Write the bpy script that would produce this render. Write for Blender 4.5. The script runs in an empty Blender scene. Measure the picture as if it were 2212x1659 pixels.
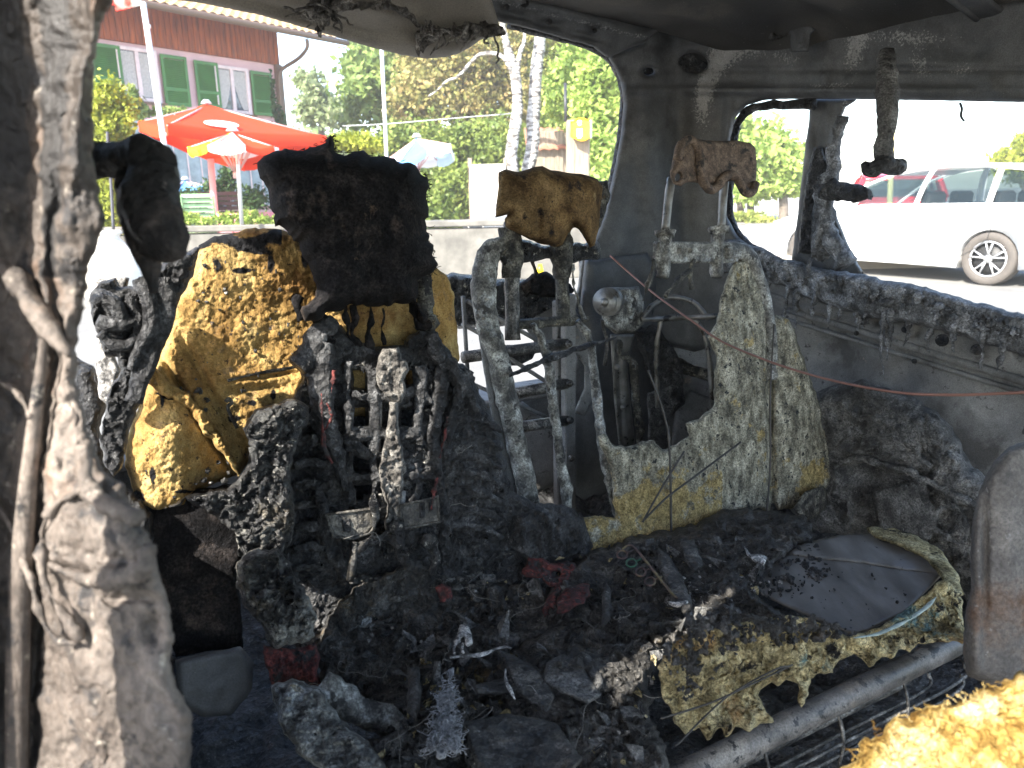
import bpy, math
import numpy as np
from mathutils import Vector, Matrix
SC = bpy.context.scene
COL = SC.collection
# ------------------------------------------------------------------ camera
EYE = np.array([0.0, 0.0, 1.2]); PITCH = math.radians(14.0); ROLL = math.radians(-1.2)
FPX = 1659.0; CX = 1106.0; CY = 829.5          # focal length / centre of the 2212 px wide view of the photo
cam_d = bpy.data.cameras.new('camera'); cam = bpy.data.objects.new('camera', cam_d); COL.objects.link(cam)
RM = Matrix.Rotation(math.pi / 2 - PITCH, 4, 'X') @ Matrix.Rotation(ROLL, 4, 'Z')
cam.matrix_world = Matrix.Translation(Vector(EYE)) @ RM
cam_d.sensor_width = 36; cam_d.lens = 27; cam_d.clip_start = 0.02; cam_d.clip_end = 3000
cam_d.dof.use_dof = True; cam_d.dof.focus_distance = 1.5; cam_d.dof.aperture_fstop = 8.5
SC.camera = cam
# ------------------------------------------------------------------ light
SUN_EL = math.radians(40); SX, SY = -0.62, -0.78
w = bpy.data.worlds.new('World'); SC.world = w; w.use_nodes = True
nt = w.node_tree; bg = nt.nodes['Background']; sky = nt.nodes.new('ShaderNodeTexSky')
sky.sky_type = 'NISHITA'; sky.sun_disc = False; sky.sun_elevation = SUN_EL
sky.sun_rotation = math.atan2(SX, SY); sky.air_density = 1.0; sky.dust_density = 1.2; sky.ozone_density = 1.0
nt.links.new(sky.outputs[0], bg.inputs[0]); bg.inputs[1].default_value = 0.15
sd = bpy.data.lights.new('sun', 'SUN'); sd.energy = 4.0; sd.angle = math.radians(0.5); sd.color = (1, .95, .87)
so = bpy.data.objects.new('sun', sd); COL.objects.link(so)
sv = Vector((SX * math.cos(SUN_EL), SY * math.cos(SUN_EL), math.sin(SUN_EL)))
so.rotation_euler = sv.to_track_quat('Z', 'Y').to_euler(); so.location = (0, 0, 30)
SC.view_settings.view_transform = 'Standard'; SC.view_settings.look = 'None'
SC.view_settings.exposure = 2.25; SC.view_settings.gamma = 1
SC.cycles.volume_bounces = 1; SC.cycles.volume_step_rate = 1.0; SC.cycles.max_bounces = 8; SC.cycles.diffuse_bounces = 5; SC.cycles.transparent_max_bounces = 8
# ------------------------------------------------------------------ maths
RN = np.array(RM.to_3x3())
def ray(px, py):
    px = np.asarray(px, float); py = np.asarray(py, float)
    v = np.stack([(px - CX) / FPX, -(py - CY) / FPX, -np.ones_like(px * py * 1.0)], -1)
    return v @ RN.T
def P(px, py, d):
    return EYE + ray(px, py) * np.asarray(d, float)[..., None]
NV = np.array([.87, .5, 0]); MV = np.array([-.5, .87, 0]); ZV = np.array([0, 0, 1.0])
def plane(nv, c):                       # depth along the view of a car plane  nv . p = c
    nv = np.asarray(nv, float)
    return lambda px, py: np.clip((c - nv @ EYE) / (ray(px, py) @ nv), .05, 60)
def CAR(n, m, z): return NV * n + MV * m + ZV * z
def hsh(ix, iy, iz, s):
    h = (ix * 374761393 + iy * 668265263 + iz * 2147483647 + s * 974634777) & 0xffffffff
    h = ((h ^ (h >> 13)) * 1274126177) & 0xffffffff
    h = ((h ^ (h >> 16)) * 2246822519) & 0xffffffff
    return ((h ^ (h >> 15)) & 0xffffff) / float(0x7fffff) - 1.0
def noise(p, f=1.0, s=0):
    p = np.asarray(p, float) * f; i = np.floor(p).astype(np.int64); u = p - i; u = u * u * u * (u * (u * 6 - 15) + 10)
    r = 0
    for dx in (0, 1):
        wx = u[..., 0] if dx else 1 - u[..., 0]
        for dy in (0, 1):
            wy = u[..., 1] if dy else 1 - u[..., 1]
            for dz in (0, 1):
                wz = u[..., 2] if dz else 1 - u[..., 2]
                r = r + wx * wy * wz * hsh(i[..., 0] + dx, i[..., 1] + dy, i[..., 2] + dz, s)
    return r
def fbm(p, f, o=4, s=0, g=.5, l=2.1):
    r = 0; a = 1
    for k in range(o): r = r + a * noise(p, f, s + k); f *= l; a *= g
    return r
def ridge(p, f, o=4, s=0, g=.55):
    r = 0; a = 1
    for k in range(o): r = r + a * (1 - 2 * np.abs(noise(p, f, s + k))); f *= 2.1; a *= g
    return r * .6
def sdf(px, py, poly):                  # signed distance (inside > 0), and nearest boundary point
    poly = np.asarray(poly, float); a = poly; b = np.roll(poly, -1, 0); q = np.stack([px, py], -1)
    best = np.full(len(q), 1e9); near = np.zeros_like(q); ins = np.zeros(len(q), bool)
    for A, B in zip(a, b):
        d = B - A; L = max(d @ d, 1e-9); t = np.clip(((q - A) @ d) / L, 0, 1); n = A + t[:, None] * d
        dd = np.hypot(*(q - n).T); m = dd < best; best[m] = dd[m]; near[m] = n[m]
        c = (A[1] > py) != (B[1] > py)
        if c.any():
            xx = A[0] + (py - A[1]) / ((B[1] - A[1]) or 1e-9) * (B[0] - A[0]); ins ^= (c & (px < xx))
    return np.where(ins, best, -best), near
def ragged(poly, amp, step=9, s=1):
    poly = np.asarray(poly, float); out = []
    for A, B in zip(poly, np.roll(poly, -1, 0)):
        d = B - A; L = np.hypot(*d); k = max(1, int(L / step)); nrm = np.array([-d[1], d[0]]) / max(L, 1e-6)
        for i in range(k):
            q = A + d * i / k; h = fbm(np.array([q[0], q[1], s * 31.7]), .045, 4, s, .7)
            out.append(q + nrm * h * amp)
    return np.array(out)
def crom(pts, n=8):
    p = np.asarray(pts, float)
    if len(p) < 3:
        return p[0] + (p[-1] - p[0]) * np.linspace(0, 1, n + 1)[:, None]
    q = np.vstack([2 * p[0] - p[1], p, 2 * p[-1] - p[-2]]); out = []
    for i in range(1, len(q) - 2):
        for t in np.linspace(0, 1, n, endpoint=False):
            a, b, c, d = q[i - 1:i + 3]
            out.append(.5 * (2 * b + (c - a) * t + (2 * a - 5 * b + 4 * c - d) * t * t + (3 * b - a - 3 * c + d) * t ** 3))
    out.append(p[-1]); return np.array(out)
# ------------------------------------------------------------------ meshes
class MB:
    def __init__(s): s.sharp = False; s.v = []; s.f = []; s.n = 0; s.a = []; s.mi = []
    def add(s, v, f, a=None, mi=0):
        v = np.asarray(v, float).reshape(-1, 3); s.v.append(v); s.f += [tuple(int(j) + s.n for j in q) for q in f]
        s.mi += [mi] * len(f)
        s.a.append(np.zeros(len(v)) if a is None else np.broadcast_to(np.asarray(a, float), (len(v),))); s.n += len(v); return s
    def box(s, c, size, ax=None, bev=0, a=None, mi=0):
        s.sharp = True; ax = np.eye(3) if ax is None else np.asarray(ax, float); h = np.asarray(size, float) / 2; b = min(bev, h.min() * .6)
        if b <= 0:
            v = [[x, y, z] for x in (-1, 1) for y in (-1, 1) for z in (-1, 1)]
            v = (np.array(v) * h) @ ax + np.asarray(c)
            return s.add(v, [(0, 1, 3, 2), (4, 6, 7, 5), (0, 4, 5, 1), (2, 3, 7, 6), (0, 2, 6, 4), (1, 5, 7, 3)], a, mi)
        V = []; I = {}
        for x in (-1, 1):
            for y in (-1, 1):
                for z in (-1, 1):
                    for k in range(3):
                        q = np.array([x, y, z]) * (h - b); q[k] = [x, y, z][k] * h[k]; I[(x, y, z, k)] = len(V); V.append(q)
        F = []
        for k in range(3):
            i, j = [t for t in range(3) if t != k]
            for sg in (-1, 1):
                r = []
                for (u, w_) in ((-1, -1), (1, -1), (1, 1), (-1, 1)):
                    q = [0, 0, 0]; q[k] = sg; q[i] = u; q[j] = w_; r.append(I[(*q, k)])
                F.append(r if sg > 0 else r[::-1])
            for u in (-1, 1):
                for w_ in (-1, 1):
                    q0 = [0, 0, 0]; q1 = [0, 0, 0]; q0[i] = q1[i] = u; q0[j] = q1[j] = w_; q0[k] = -1; q1[k] = 1
                    F.append([I[(*q0, i)], I[(*q1, i)], I[(*q1, j)], I[(*q0, j)]])
        for x in (-1, 1):
            for y in (-1, 1):
                for z in (-1, 1): F.append([I[(x, y, z, k)] for k in range(3)])
        return s.add(np.array(V) @ ax + np.asarray(c), F, a, mi)
    def tube(s, pts, r, seg=8, n=6, amp=0, fr=40, a=None, flat=None, smooth=True, sd=0, mi=0):
        pts = np.asarray(pts, float); rr = np.broadcast_to(np.asarray(r, float), (len(pts),))
        c = crom(np.column_stack([pts, rr]), n) if smooth else np.column_stack([pts, rr]); p = c[:, :3]; rr = np.maximum(c[:, 3], 1e-4)
        t = np.gradient(p, axis=0); t /= np.maximum(np.linalg.norm(t, axis=1), 1e-9)[:, None]
        u = np.cross(t[0], [0, 0, 1.0]); u = np.cross(t[0], [1.0, 0, 0]) if np.linalg.norm(u) < .1 else u
        V = []; th = np.linspace(0, 2 * math.pi, seg, endpoint=False)
        for i in range(len(p)):
            u = u - t[i] * (u @ t[i]); u /= np.linalg.norm(u); w_ = np.cross(t[i], u)
            q = p[i] + rr[i] * (np.cos(th)[:, None] * u + (1 if flat is None else flat) * np.sin(th)[:, None] * w_)
            if amp:
                k = fbm(q, fr, 3, sd); q = q + (q - p[i]) / max(rr[i], 1e-5) * (k * amp)[:, None]
            V.append(q)
        V = np.vstack(V); F = []
        for i in range(len(p) - 1):
            for j in range(seg): F.append((i * seg + j, i * seg + (j + 1) % seg, (i + 1) * seg + (j + 1) % seg, (i + 1) * seg + j))
        F.append(tuple(range(seg))[::-1]); F.append(tuple(range((len(p) - 1) * seg, len(p) * seg)))
        return s.add(V, F, a, mi)
    def lump(s, c, r, amp=.3, fr=3, seg=8, a=None, sq=(1, 1, 1), sd=0, mi=0):
        V = []; F = []; m = seg
        for i in range(1, m):
            for j in range(2 * m):
                ph = math.pi * i / m; th = math.pi * j / m; V.append([math.sin(ph) * math.cos(th), math.sin(ph) * math.sin(th), math.cos(ph)])
        V = [[0, 0, 1]] + V + [[0, 0, -1]]; V = np.array(V, float); k = fbm(V + np.asarray(c) * 7, fr, 3, sd, .6)
        V = V * (1 + amp * k)[:, None] * r * np.asarray(sq) + np.asarray(c)
        for j in range(2 * m): F.append((0, 1 + j, 1 + (j + 1) % (2 * m)))
        for i in range(m - 2):
            for j in range(2 * m):
                q = 1 + i * 2 * m; F.append((q + j, q + 2 * m + j, q + 2 * m + (j + 1) % (2 * m), q + (j + 1) % (2 * m)))
        q = 1 + (m - 2) * 2 * m
        for j in range(2 * m): F.append((q + j, len(V) - 1, q + (j + 1) % (2 * m)))
        return s.add(V, F, a, mi)
    def prism(s, poly, ext, a=None, mi=0):            # poly: planar 3-D polygon, ext: vector
        p = np.asarray(poly, float); n = len(p); V = np.vstack([p, p + ext])
        F = [tuple(range(n))[::-1], tuple(range(n, 2 * n))] + [(i, (i + 1) % n, n + (i + 1) % n, n + i) for i in range(n)]
        return s.add(V, F, a, mi)
    def cyl(s, c, axis, r, h, seg=20, r2=None, a=None, mi=0):
        axis = np.asarray(axis, float); axis = axis / np.linalg.norm(axis)
        return s.tube([np.asarray(c) - axis * h / 2, np.asarray(c) + axis * h / 2], [r, r if r2 is None else r2], seg, smooth=False, a=a, mi=mi)
    def relief(s, poly, surf, step=6, thick=.03, rnd=14, amp=.004, fr=30, rag=2, holes=(), kind='fbm', bul=(), lat=0, mask=None, sd=1, fine=0, mi=0, back=None, lam=1, gain=None):
        """a solid piece whose outline is seen at poly; surf gives its distance; it has a front, a back and rounded edges"""
        po = ragged(poly, rag, 8, sd) if rag else np.asarray(poly, float)
        hs = [ragged(h, min(rag, 2) if rag else 0, 8, sd + 5 + i) if rag else np.asarray(h, float) for i, h in enumerate(holes)]
        x0, y0 = po.min(0) - step; x1, y1 = po.max(0) + step
        gx = np.arange(x0, x1 + step, step); gy = np.arange(y0, y1 + step, step); X, Y = np.meshgrid(gx, gy); sh = X.shape
        X = X.ravel(); Y = Y.ravel(); D, N = sdf(X, Y, po)
        for h in hs:
            d2, n2 = sdf(X, Y, h); d2 = -d2; k = d2 < D; D = np.where(k, d2, D); N[k] = n2[k]
        d2d = D.reshape(sh); cell = (d2d[:-1, :-1] + d2d[1:, :-1] + d2d[:-1, 1:] + d2d[1:, 1:]) / 4 > 0
        idx = np.arange(X.size).reshape(sh); q = np.stack([idx[:-1, :-1], idx[:-1, 1:], idx[1:, 1:], idx[1:, :-1]], -1)[cell]
        if len(q) == 0: return s
        cnt = np.zeros(X.size, int); np.add.at(cnt, q.ravel(), 1); bd = (cnt > 0) & (cnt < 4)
        X = np.where(bd, N[:, 0], X); Y = np.where(bd, N[:, 1], Y); D = np.where(bd, 0, np.maximum(D, 0))
        use = np.where(cnt > 0)[0]; mp = -np.ones(X.size, int); mp[use] = np.arange(len(use)); q = mp[q]
        X, Y, D, bd = X[use], Y[use], D[use], bd[use]
        dep = surf(X, Y); prof = np.sqrt(np.clip(1 - (1 - np.clip(D / rnd, 0, 1)) ** 2, 0, 1))
        base = P(X, Y, dep)
        nz = (ridge if kind == 'ridge' else fbm)(base, fr, 5, sd, gain or (.62 if kind == 'ridge' else .56)) * amp * .85
        if fine: nz = nz + fbm(base, 170, 3, sd + 9, .8) * fine
        for b in bul:
            bx, by, rx, ry, am = b[:5]; an = b[5] if len(b) > 5 else 0; c_, s_ = math.cos(an), math.sin(an)
            u = ((X - bx) * c_ + (Y - by) * s_) / rx; v = (-(X - bx) * s_ + (Y - by) * c_) / ry; nz = nz + am * np.exp(-(u * u + v * v))
        rr = ray(X, Y); rr /= np.linalg.norm(rr, axis=1)[:, None]
        fr_ = base - rr * ((thick / 2) * prof * lam + nz * np.clip(D / (rnd * .5), 0, 1))[:, None]
        if lat:
            fr_ = fr_ + (np.stack([fbm(base, fr, 5, sd + 40, .7), fbm(base, fr, 5, sd + 50, .7), fbm(base, fr, 5, sd + 60, .7)], -1) * lat) * np.clip(D / rnd, 0, 1)[:, None]
        bk = base + rr * ((thick / 2) * (prof if back is None else 1))[:, None]
        am_ = np.zeros(len(X)) if mask is None else mask(X, Y, base)
        nb = np.where(~bd)[0]; bmap = np.arange(len(X)); bmap[nb] = len(X) + np.arange(len(nb))
        V = np.vstack([fr_, bk[nb]]); A = np.concatenate([am_, am_[nb]])
        F = [tuple(r[::-1]) for r in q] + [tuple(r) for r in bmap[q]]
        return s.add(V, F, A, mi)
    def build(s, name, mats, parent=None, smooth=True, loc=None):
        V = np.vstack(s.v); me = bpy.data.meshes.new(name)
        if parent is not None: o0 = np.array(parent['o0']); off = o0
        else:
            mn, mx = V.min(0), V.max(0); off = np.array([(mn[0] + mx[0]) / 2, (mn[1] + mx[1]) / 2, mn[2]]) if loc is None else np.asarray(loc, float)
        me.from_pydata((V - off).tolist(), [], s.f); me.validate(); me.update()
        if smooth: me.polygons.foreach_set('use_smooth', [True] * len(me.polygons))
        if smooth and s.sharp: me.set_sharp_from_angle(angle=math.radians(35))
        A = np.concatenate(s.a)
        if np.any(A):
            at = me.attributes.new('mask', 'FLOAT', 'POINT'); at.data.foreach_set('value', A.astype(np.float32))
        mats = mats if isinstance(mats, (list, tuple)) else [mats]
        for m in mats: me.materials.append(m)
        if len(mats) > 1 and len(me.polygons) == len(s.mi): me.polygons.foreach_set('material_index', s.mi)
        o = bpy.data.objects.new(name, me); COL.objects.link(o)
        if parent is not None: o.parent = parent; o['o0'] = list(off)
        else: o.location = off; o['o0'] = list(off)
        return o
def tag(o, label=None, cat=None, group=None, kind=None):
    if label: o['label'] = label
    if cat: o['category'] = cat
    if group: o['group'] = group
    if kind: o['kind'] = kind
    return o
def thing(name, loc, label, cat, group=None):
    o = bpy.data.objects.new(name, None); COL.objects.link(o); o.location = loc; o.empty_display_size = .1
    o['o0'] = list(map(float, loc)); return tag(o, label, cat, group)
# ------------------------------------------------------------------ materials
def mat(name, cols, scale=20, detail=6, rough=(.7, .9), bump=.3, bscale=80, metal=0, mask=None, streak=None, mvar=.35, mscale=60, spots=None, fine=None, spec=.5, dist=.01, rgh=.6, trans=0, alpha=None, voro=0, grain=None):
    m = bpy.data.materials.new(name); m.use_nodes = True; t = m.node_tree; L = t.links.new; b = t.nodes['Principled BSDF']
    N = lambda k: t.nodes.new(k)
    tc = N('ShaderNodeTexCoord'); co = tc.outputs['Object']
    if streak:
        mp = N('ShaderNodeMapping'); mp.inputs['Scale'].default_value = streak; L(co, mp.inputs[0]); cs = mp.outputs[0]
    else: cs = co
    n1 = N('ShaderNodeTexNoise'); n1.inputs['Scale'].default_value = scale; n1.inputs['Detail'].default_value = detail; n1.inputs['Roughness'].default_value = rgh; L(cs, n1.inputs[0])
    r = N('ShaderNodeValToRGB'); el = r.color_ramp.elements
    for i, (p, c) in enumerate(cols):
        e = el[i] if i < 2 else el.new(p); e.position = p; e.color = (*c, 1)
    L(n1.outputs[0], r.inputs[0]); out = r.outputs[0]
    for sp in (spots or []):                    # (colour, scale, threshold, softness)
        ns = N('ShaderNodeTexNoise'); ns.inputs['Scale'].default_value = sp[1]; ns.inputs['Detail'].default_value = 5; ns.inputs['Roughness'].default_value = .65; L(co, ns.inputs[0])
        mr = N('ShaderNodeMapRange'); mr.inputs[1].default_value = sp[2]; mr.inputs[2].default_value = sp[2] + sp[3]; L(ns.outputs[0], mr.inputs[0])
        mx = N('ShaderNodeMix'); mx.data_type = 'RGBA'; L(mr.outputs[0], mx.inputs[0]); L(out, mx.inputs[6]); mx.inputs[7].default_value = (*sp[0], 1); out = mx.outputs[2]
    if mask is not None:
        at = N('ShaderNodeAttribute'); at.attribute_name = 'mask'
        nm = N('ShaderNodeTexNoise'); nm.inputs['Scale'].default_value = mscale; nm.inputs['Detail'].default_value = 5; nm.inputs['Roughness'].default_value = .7; L(co, nm.inputs[0])
        a1 = N('ShaderNodeMath'); a1.operation = 'MULTIPLY_ADD'; L(nm.outputs[0], a1.inputs[0]); a1.inputs[1].default_value = mvar * 2; a1.inputs[2].default_value = -mvar
        a2 = N('ShaderNodeMath'); a2.operation = 'ADD'; L(at.outputs['Fac'], a2.inputs[0]); L(a1.outputs[0], a2.inputs[1])
        mr = N('ShaderNodeMapRange'); mr.inputs[1].default_value = .42; mr.inputs[2].default_value = .58; L(a2.outputs[0], mr.inputs[0])
        mx = N('ShaderNodeMix'); mx.data_type = 'RGBA'; L(mr.outputs[0], mx.inputs[0]); L(out, mx.inputs[6]); mx.inputs[7].default_value = (*mask, 1); out = mx.outputs[2]
    if grain:
        for gs, lo, hi in (grain if isinstance(grain, list) else [grain]):
            ng = N('ShaderNodeTexNoise'); ng.inputs['Scale'].default_value = gs; ng.inputs['Detail'].default_value = 4; ng.inputs['Roughness'].default_value = .7; L(co, ng.inputs[0])
            mg = N('ShaderNodeMapRange'); mg.inputs[1].default_value = .36; mg.inputs[2].default_value = .64; mg.inputs[3].default_value = lo; mg.inputs[4].default_value = hi; L(ng.outputs[0], mg.inputs[0])
            vm = N('ShaderNodeVectorMath'); vm.operation = 'SCALE'; L(out, vm.inputs[0]); L(mg.outputs[0], vm.inputs['Scale']); out = vm.outputs[0]
    L(out, b.inputs['Base Color'])
    rr = N('ShaderNodeMapRange'); rr.inputs[1].default_value = .35; rr.inputs[2].default_value = .65; rr.inputs[3].default_value = rough[0]; rr.inputs[4].default_value = rough[1]; L(n1.outputs[0], rr.inputs[0]); L(rr.outputs[0], b.inputs['Roughness'])
    b.inputs['Metallic'].default_value = metal; b.inputs['Specular IOR Level'].default_value = spec
    if bump:
        nb = N('ShaderNodeTexNoise'); nb.inputs['Scale'].default_value = bscale; nb.inputs['Detail'].default_value = 7; nb.inputs['Roughness'].default_value = .62; L(cs if streak else co, nb.inputs[0])
        h = nb.outputs[0]
        if voro:
            vo = N('ShaderNodeTexVoronoi'); vo.inputs['Scale'].default_value = bscale * voro; L(co, vo.inputs[0])
            ad = N('ShaderNodeMath'); ad.operation = 'ADD'; L(h, ad.inputs[0]); L(vo.outputs[0], ad.inputs[1]); h = ad.outputs[0]
        bp = N('ShaderNodeBump'); bp.inputs['Strength'].default_value = bump; bp.inputs['Distance'].default_value = dist; L(h, bp.inputs['Height']); L(bp.outputs[0], b.inputs['Normal'])
    if trans:
        b.inputs['Transmission Weight'].default_value = trans
    return m
def flat(name, c, rough=.5, metal=0, var=.12, scale=8, bump=0, bscale=40, spec=.5):
    c = np.array(c); return mat(name, [(.3, tuple(c * (1 - var))), (.7, tuple(np.minimum(c * (1 + var), 1)))], scale, 4, (rough * .9, min(1, rough * 1.1)), bump, bscale, metal, spec=spec)
CHAR = (.012, .012, .013)
M = {}
G1 = [(240, .45, 1.75), (28, .6, 1.4)]
M['char'] = mat('char', [(.36, (.005, .005, .0055)), (.5, (.020, .020, .021)), (.6, (.052, .052, .053)), (.7, (.13, .13, .13))], 30, 8, (.3, .8), 1, 170, spots=[((.085, .083, .08), 11, .57, .14), ((.13, .13, .128), 130, .60, .08), ((.06, .045, .03), 12, .62, .12)], dist=.012, mask=(.15, .145, .135), mscale=60, voro=.5, grain=G1)
M['veiled'] = mat('veiled_char', [(.36, (.05, .05, .049)), (.5, (.12, .118, .112)), (.64, (.21, .208, .198))], 24, 8, (.6, .95), 1, 130, dist=.014, spots=[((.02, .02, .02), 14, .56, .08), ((.18, .178, .17), 90, .62, .06)], grain=G1)  # char with the glare veil of the right side put into its grey
M['beige'] = mat('tailgate_beige', [(.36, (.16, .145, .118)), (.5, (.20, .18, .148)), (.66, (.24, .22, .185))], 5, 7, (.6, .9), .2, 240, dist=.003, spots=[((.05, .045, .04), 90, .67, .04), ((.12, .11, .095), 5, .56, .15)], grain=[(400, .8, 1.2)])
M['char_fluff'] = mat('char_fluff', [(.36, (.004, .004, .0045)), (.5, (.009, .0085, .009)), (.66, (.022, .019, .018))], 30, 8, (.8, 1), .8, 260, dist=.006, spots=[((.05, .038, .03), 14, .57, .15)], spec=.1, mask=(.10, .07, .045), grain=G1)
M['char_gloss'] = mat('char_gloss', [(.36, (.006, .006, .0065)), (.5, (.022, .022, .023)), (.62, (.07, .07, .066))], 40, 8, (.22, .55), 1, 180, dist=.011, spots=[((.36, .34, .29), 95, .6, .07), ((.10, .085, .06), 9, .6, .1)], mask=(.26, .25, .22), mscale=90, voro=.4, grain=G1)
M['ash'] = mat('ash', [(.36, (.04, .036, .032)), (.5, (.12, .11, .097)), (.64, (.26, .245, .22))], 45, 8, (.8, 1), 1, 190, dist=.008, mask=(.03, .03, .03), spots=[((.03, .028, .026), 30, .57, .08)], grain=G1)
M['soot'] = mat('sooted_metal', [(.36, (.055, .058, .060)), (.5, (.082, .085, .087)), (.66, (.115, .117, .117))], 9, 7, (.5, .8), .3, 160, dist=.004, mask=(.26, .26, .25), mvar=.95, mscale=170, spots=[((.15, .148, .14), 190, .66, .04), ((.025, .025, .026), 6, .58, .15)], grain=[(400, .75, 1.3), (14, .8, 1.2)])
M['soot_light'] = mat('sooted_panel', [(.36, (.11, .11, .107)), (.5, (.17, .17, .165)), (.66, (.22, .22, .212))], 9, 9, (.6, .9), .5, 160, dist=.004, mask=(.03, .03, .03), spots=[((.04, .038, .036), 46, .60, .08), ((.055, .053, .05), 5, .52, .12), ((.24, .20, .16), 13, .64, .06)], grain=[(400, .75, 1.3), (10, .8, 1.2)])  # sooted grey paint, its tone also lifted for the glare veil
M['metal'] = mat('burnt_steel', [(.36, (.03, .029, .027)), (.5, (.08, .076, .07)), (.64, (.2, .19, .17))], 30, 7, (.3, .65), .6, 170, metal=.5, dist=.006, spots=[((.02, .02, .02), 40, .55, .08)], mask=(.4, .38, .36), mvar=.4, grain=G1)
M['crust'] = mat('crusted_steel', [(.36, (.018, .017, .015)), (.5, (.075, .070, .056)), (.66, (.22, .21, .17))], 50, 8, (.5, .95), 1, 170, dist=.012, spots=[((.26, .29, .31), 16, .62, .1), ((.014, .014, .014), 40, .54, .06), ((.12, .08, .03), 14, .63, .08)], mask=(.17, .185, .20), grain=G1)
M['foam'] = mat('yellow_foam', [(.36, (.17, .095, .03)), (.5, (.34, .215, .075)), (.64, (.47, .34, .14))], 16, 8, (.9, 1), .7, 260, dist=.007, spots=[((.05, .032, .02), 110, .61, .04), ((.24, .12, .04), 8, .56, .14), ((.16, .11, .06), 28, .6, .1)], mask=CHAR, mvar=.6, mscale=70, spec=.1, streak=(1, 1, .55), voro=.2, grain=[(420, .7, 1.3), (14, .7, 1.25)])
M['foam_grey'] = mat('grey_foam', [(.36, (.12, .112, .088)), (.5, (.30, .278, .208)), (.62, (.50, .465, .36))], 50, 8, (.9, 1), 1, 150, dist=.013, streak=(1, 1, .4), spots=[((.03, .032, .032), 60, .59, .05), ((.26, .18, .07), 5, .6, .15)], mask=(.38, .29, .13), mvar=1.3, mscale=16, spec=.1, grain=[(260, .5, 1.6), (60, .6, 1.4)])
M['foam_seat'] = mat('seat_foam', [(.36, (.14, .11, .055)), (.5, (.36, .30, .16)), (.64, (.52, .46, .28))], 26, 8, (.9, 1), 1, 160, dist=.013, spots=[((.018, .018, .018), 22, .575, .06), ((.03, .025, .02), 110, .61, .05), ((.22, .11, .04), 7, .6, .12)], mask=(.13, .20, .19), mvar=.7, mscale=26, spec=.1, grain=G1)
M['foam_brown'] = mat('brown_foam', [(.36, (.07, .042, .02)), (.5, (.15, .095, .042)), (.64, (.22, .145, .068))], 22, 8, (.9, 1), .8, 240, dist=.006, spots=[((.025, .02, .018), 26, .58, .08), ((.015, .015, .015), 160, .63, .05)], mask=(.35, .26, .13), spec=.1, grain=[(300, .6, 1.4), (30, .7, 1.3)])
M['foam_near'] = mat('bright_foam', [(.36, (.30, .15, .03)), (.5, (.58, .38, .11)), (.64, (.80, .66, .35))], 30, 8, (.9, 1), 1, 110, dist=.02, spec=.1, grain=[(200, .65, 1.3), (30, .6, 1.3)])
M['rust'] = mat('rusty_plate', [(.36, (.055, .04, .032)), (.5, (.13, .092, .066)), (.64, (.21, .155, .115))], 60, 8, (.8, 1), .6, 260, dist=.005, spots=[((.025, .022, .02), 36, .56, .07)], grain=[(350, .6, 1.4)])
M['rust_dark'] = mat('rusty_grey', [(.36, (.06, .054, .05)), (.5, (.11, .10, .09)), (.64, (.17, .155, .14))], 14, 8, (.7, .95), .6, 90, dist=.008, spots=[((.10, .058, .035), 7, .56, .12), ((.2, .19, .18), 60, .64, .05)], grain=[(200, .7, 1.4)])
M['taupe'] = mat('melted_trim', [(.36, (.034, .027, .022)), (.5, (.086, .069, .057)), (.64, (.152, .127, .107))], 12, 9, (.45, .8), .6, 90, dist=.012, spots=[((.025, .023, .023), 30, .55, .08), ((.12, .072, .045), 9, .58, .12), ((.26, .23, .19), 90, .62, .06)], mask=(.02, .018, .017), mvar=.3, streak=(1, 1, .35), grain=[(150, .7, 1.35), (10, .65, 1.35)])
M['taupe_dark'] = mat('charred_trim', [(.36, (.006, .0055, .005)), (.5, (.022, .018, .016)), (.66, (.07, .055, .045))], 24, 8, (.5, .8), 1, 90, dist=.02, spots=[((.14, .12, .10), 60, .63, .06)], grain=G1)
M['red'] = mat('red_cloth', [(.36, (.02, .008, .008)), (.5, (.085, .017, .015)), (.64, (.18, .045, .038))], 70, 6, (.8, 1), .8, 260, dist=.005, spots=[((.02, .018, .018), 40, .52, .06), ((.14, .12, .11), 60, .64, .05)], grain=G1)
M['white_scrap'] = mat('pale_scrap', [(.36, (.12, .115, .11)), (.6, (.42, .40, .37))], 60, 6, (.7, .9), .7, 260, dist=.004, grain=G1)
M['fluff'] = mat('pale_ash_fluff', [(.36, (.16, .165, .175)), (.6, (.52, .53, .55))], 70, 8, (.9, 1), 1, 260, dist=.01)
M['copper'] = flat('copper_wire', (.26, .13, .10), .5, .4)
M['wire'] = flat('wire', (.06, .055, .05), .5, .5, .4, 60)
M['wire_pale'] = flat('pale_wire', (.20, .19, .17), .6, 0, .5, 60)
M['teal_strip'] = flat('pale_teal', (.30, .36, .33), .7, 0, .4, 60, .5, 120)
M['pale_crust'] = mat('pale_crusted_steel', [(.36, (.045, .042, .036)), (.5, (.16, .155, .135)), (.64, (.34, .34, .31))], 40, 8, (.4, .8), .8, 170, dist=.008, spots=[((.34, .37, .39), 12, .58, .1), ((.03, .028, .025), 34, .56, .06), ((.16, .12, .06), 12, .62, .08)], grain=G1)
M['bare'] = mat('bare_steel', [(.36, (.12, .115, .105)), (.64, (.3, .29, .27))], 20, 7, (.25, .5), .4, 170, metal=.6, dist=.004, spots=[((.04, .035, .03), 34, .58, .06)])
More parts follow.
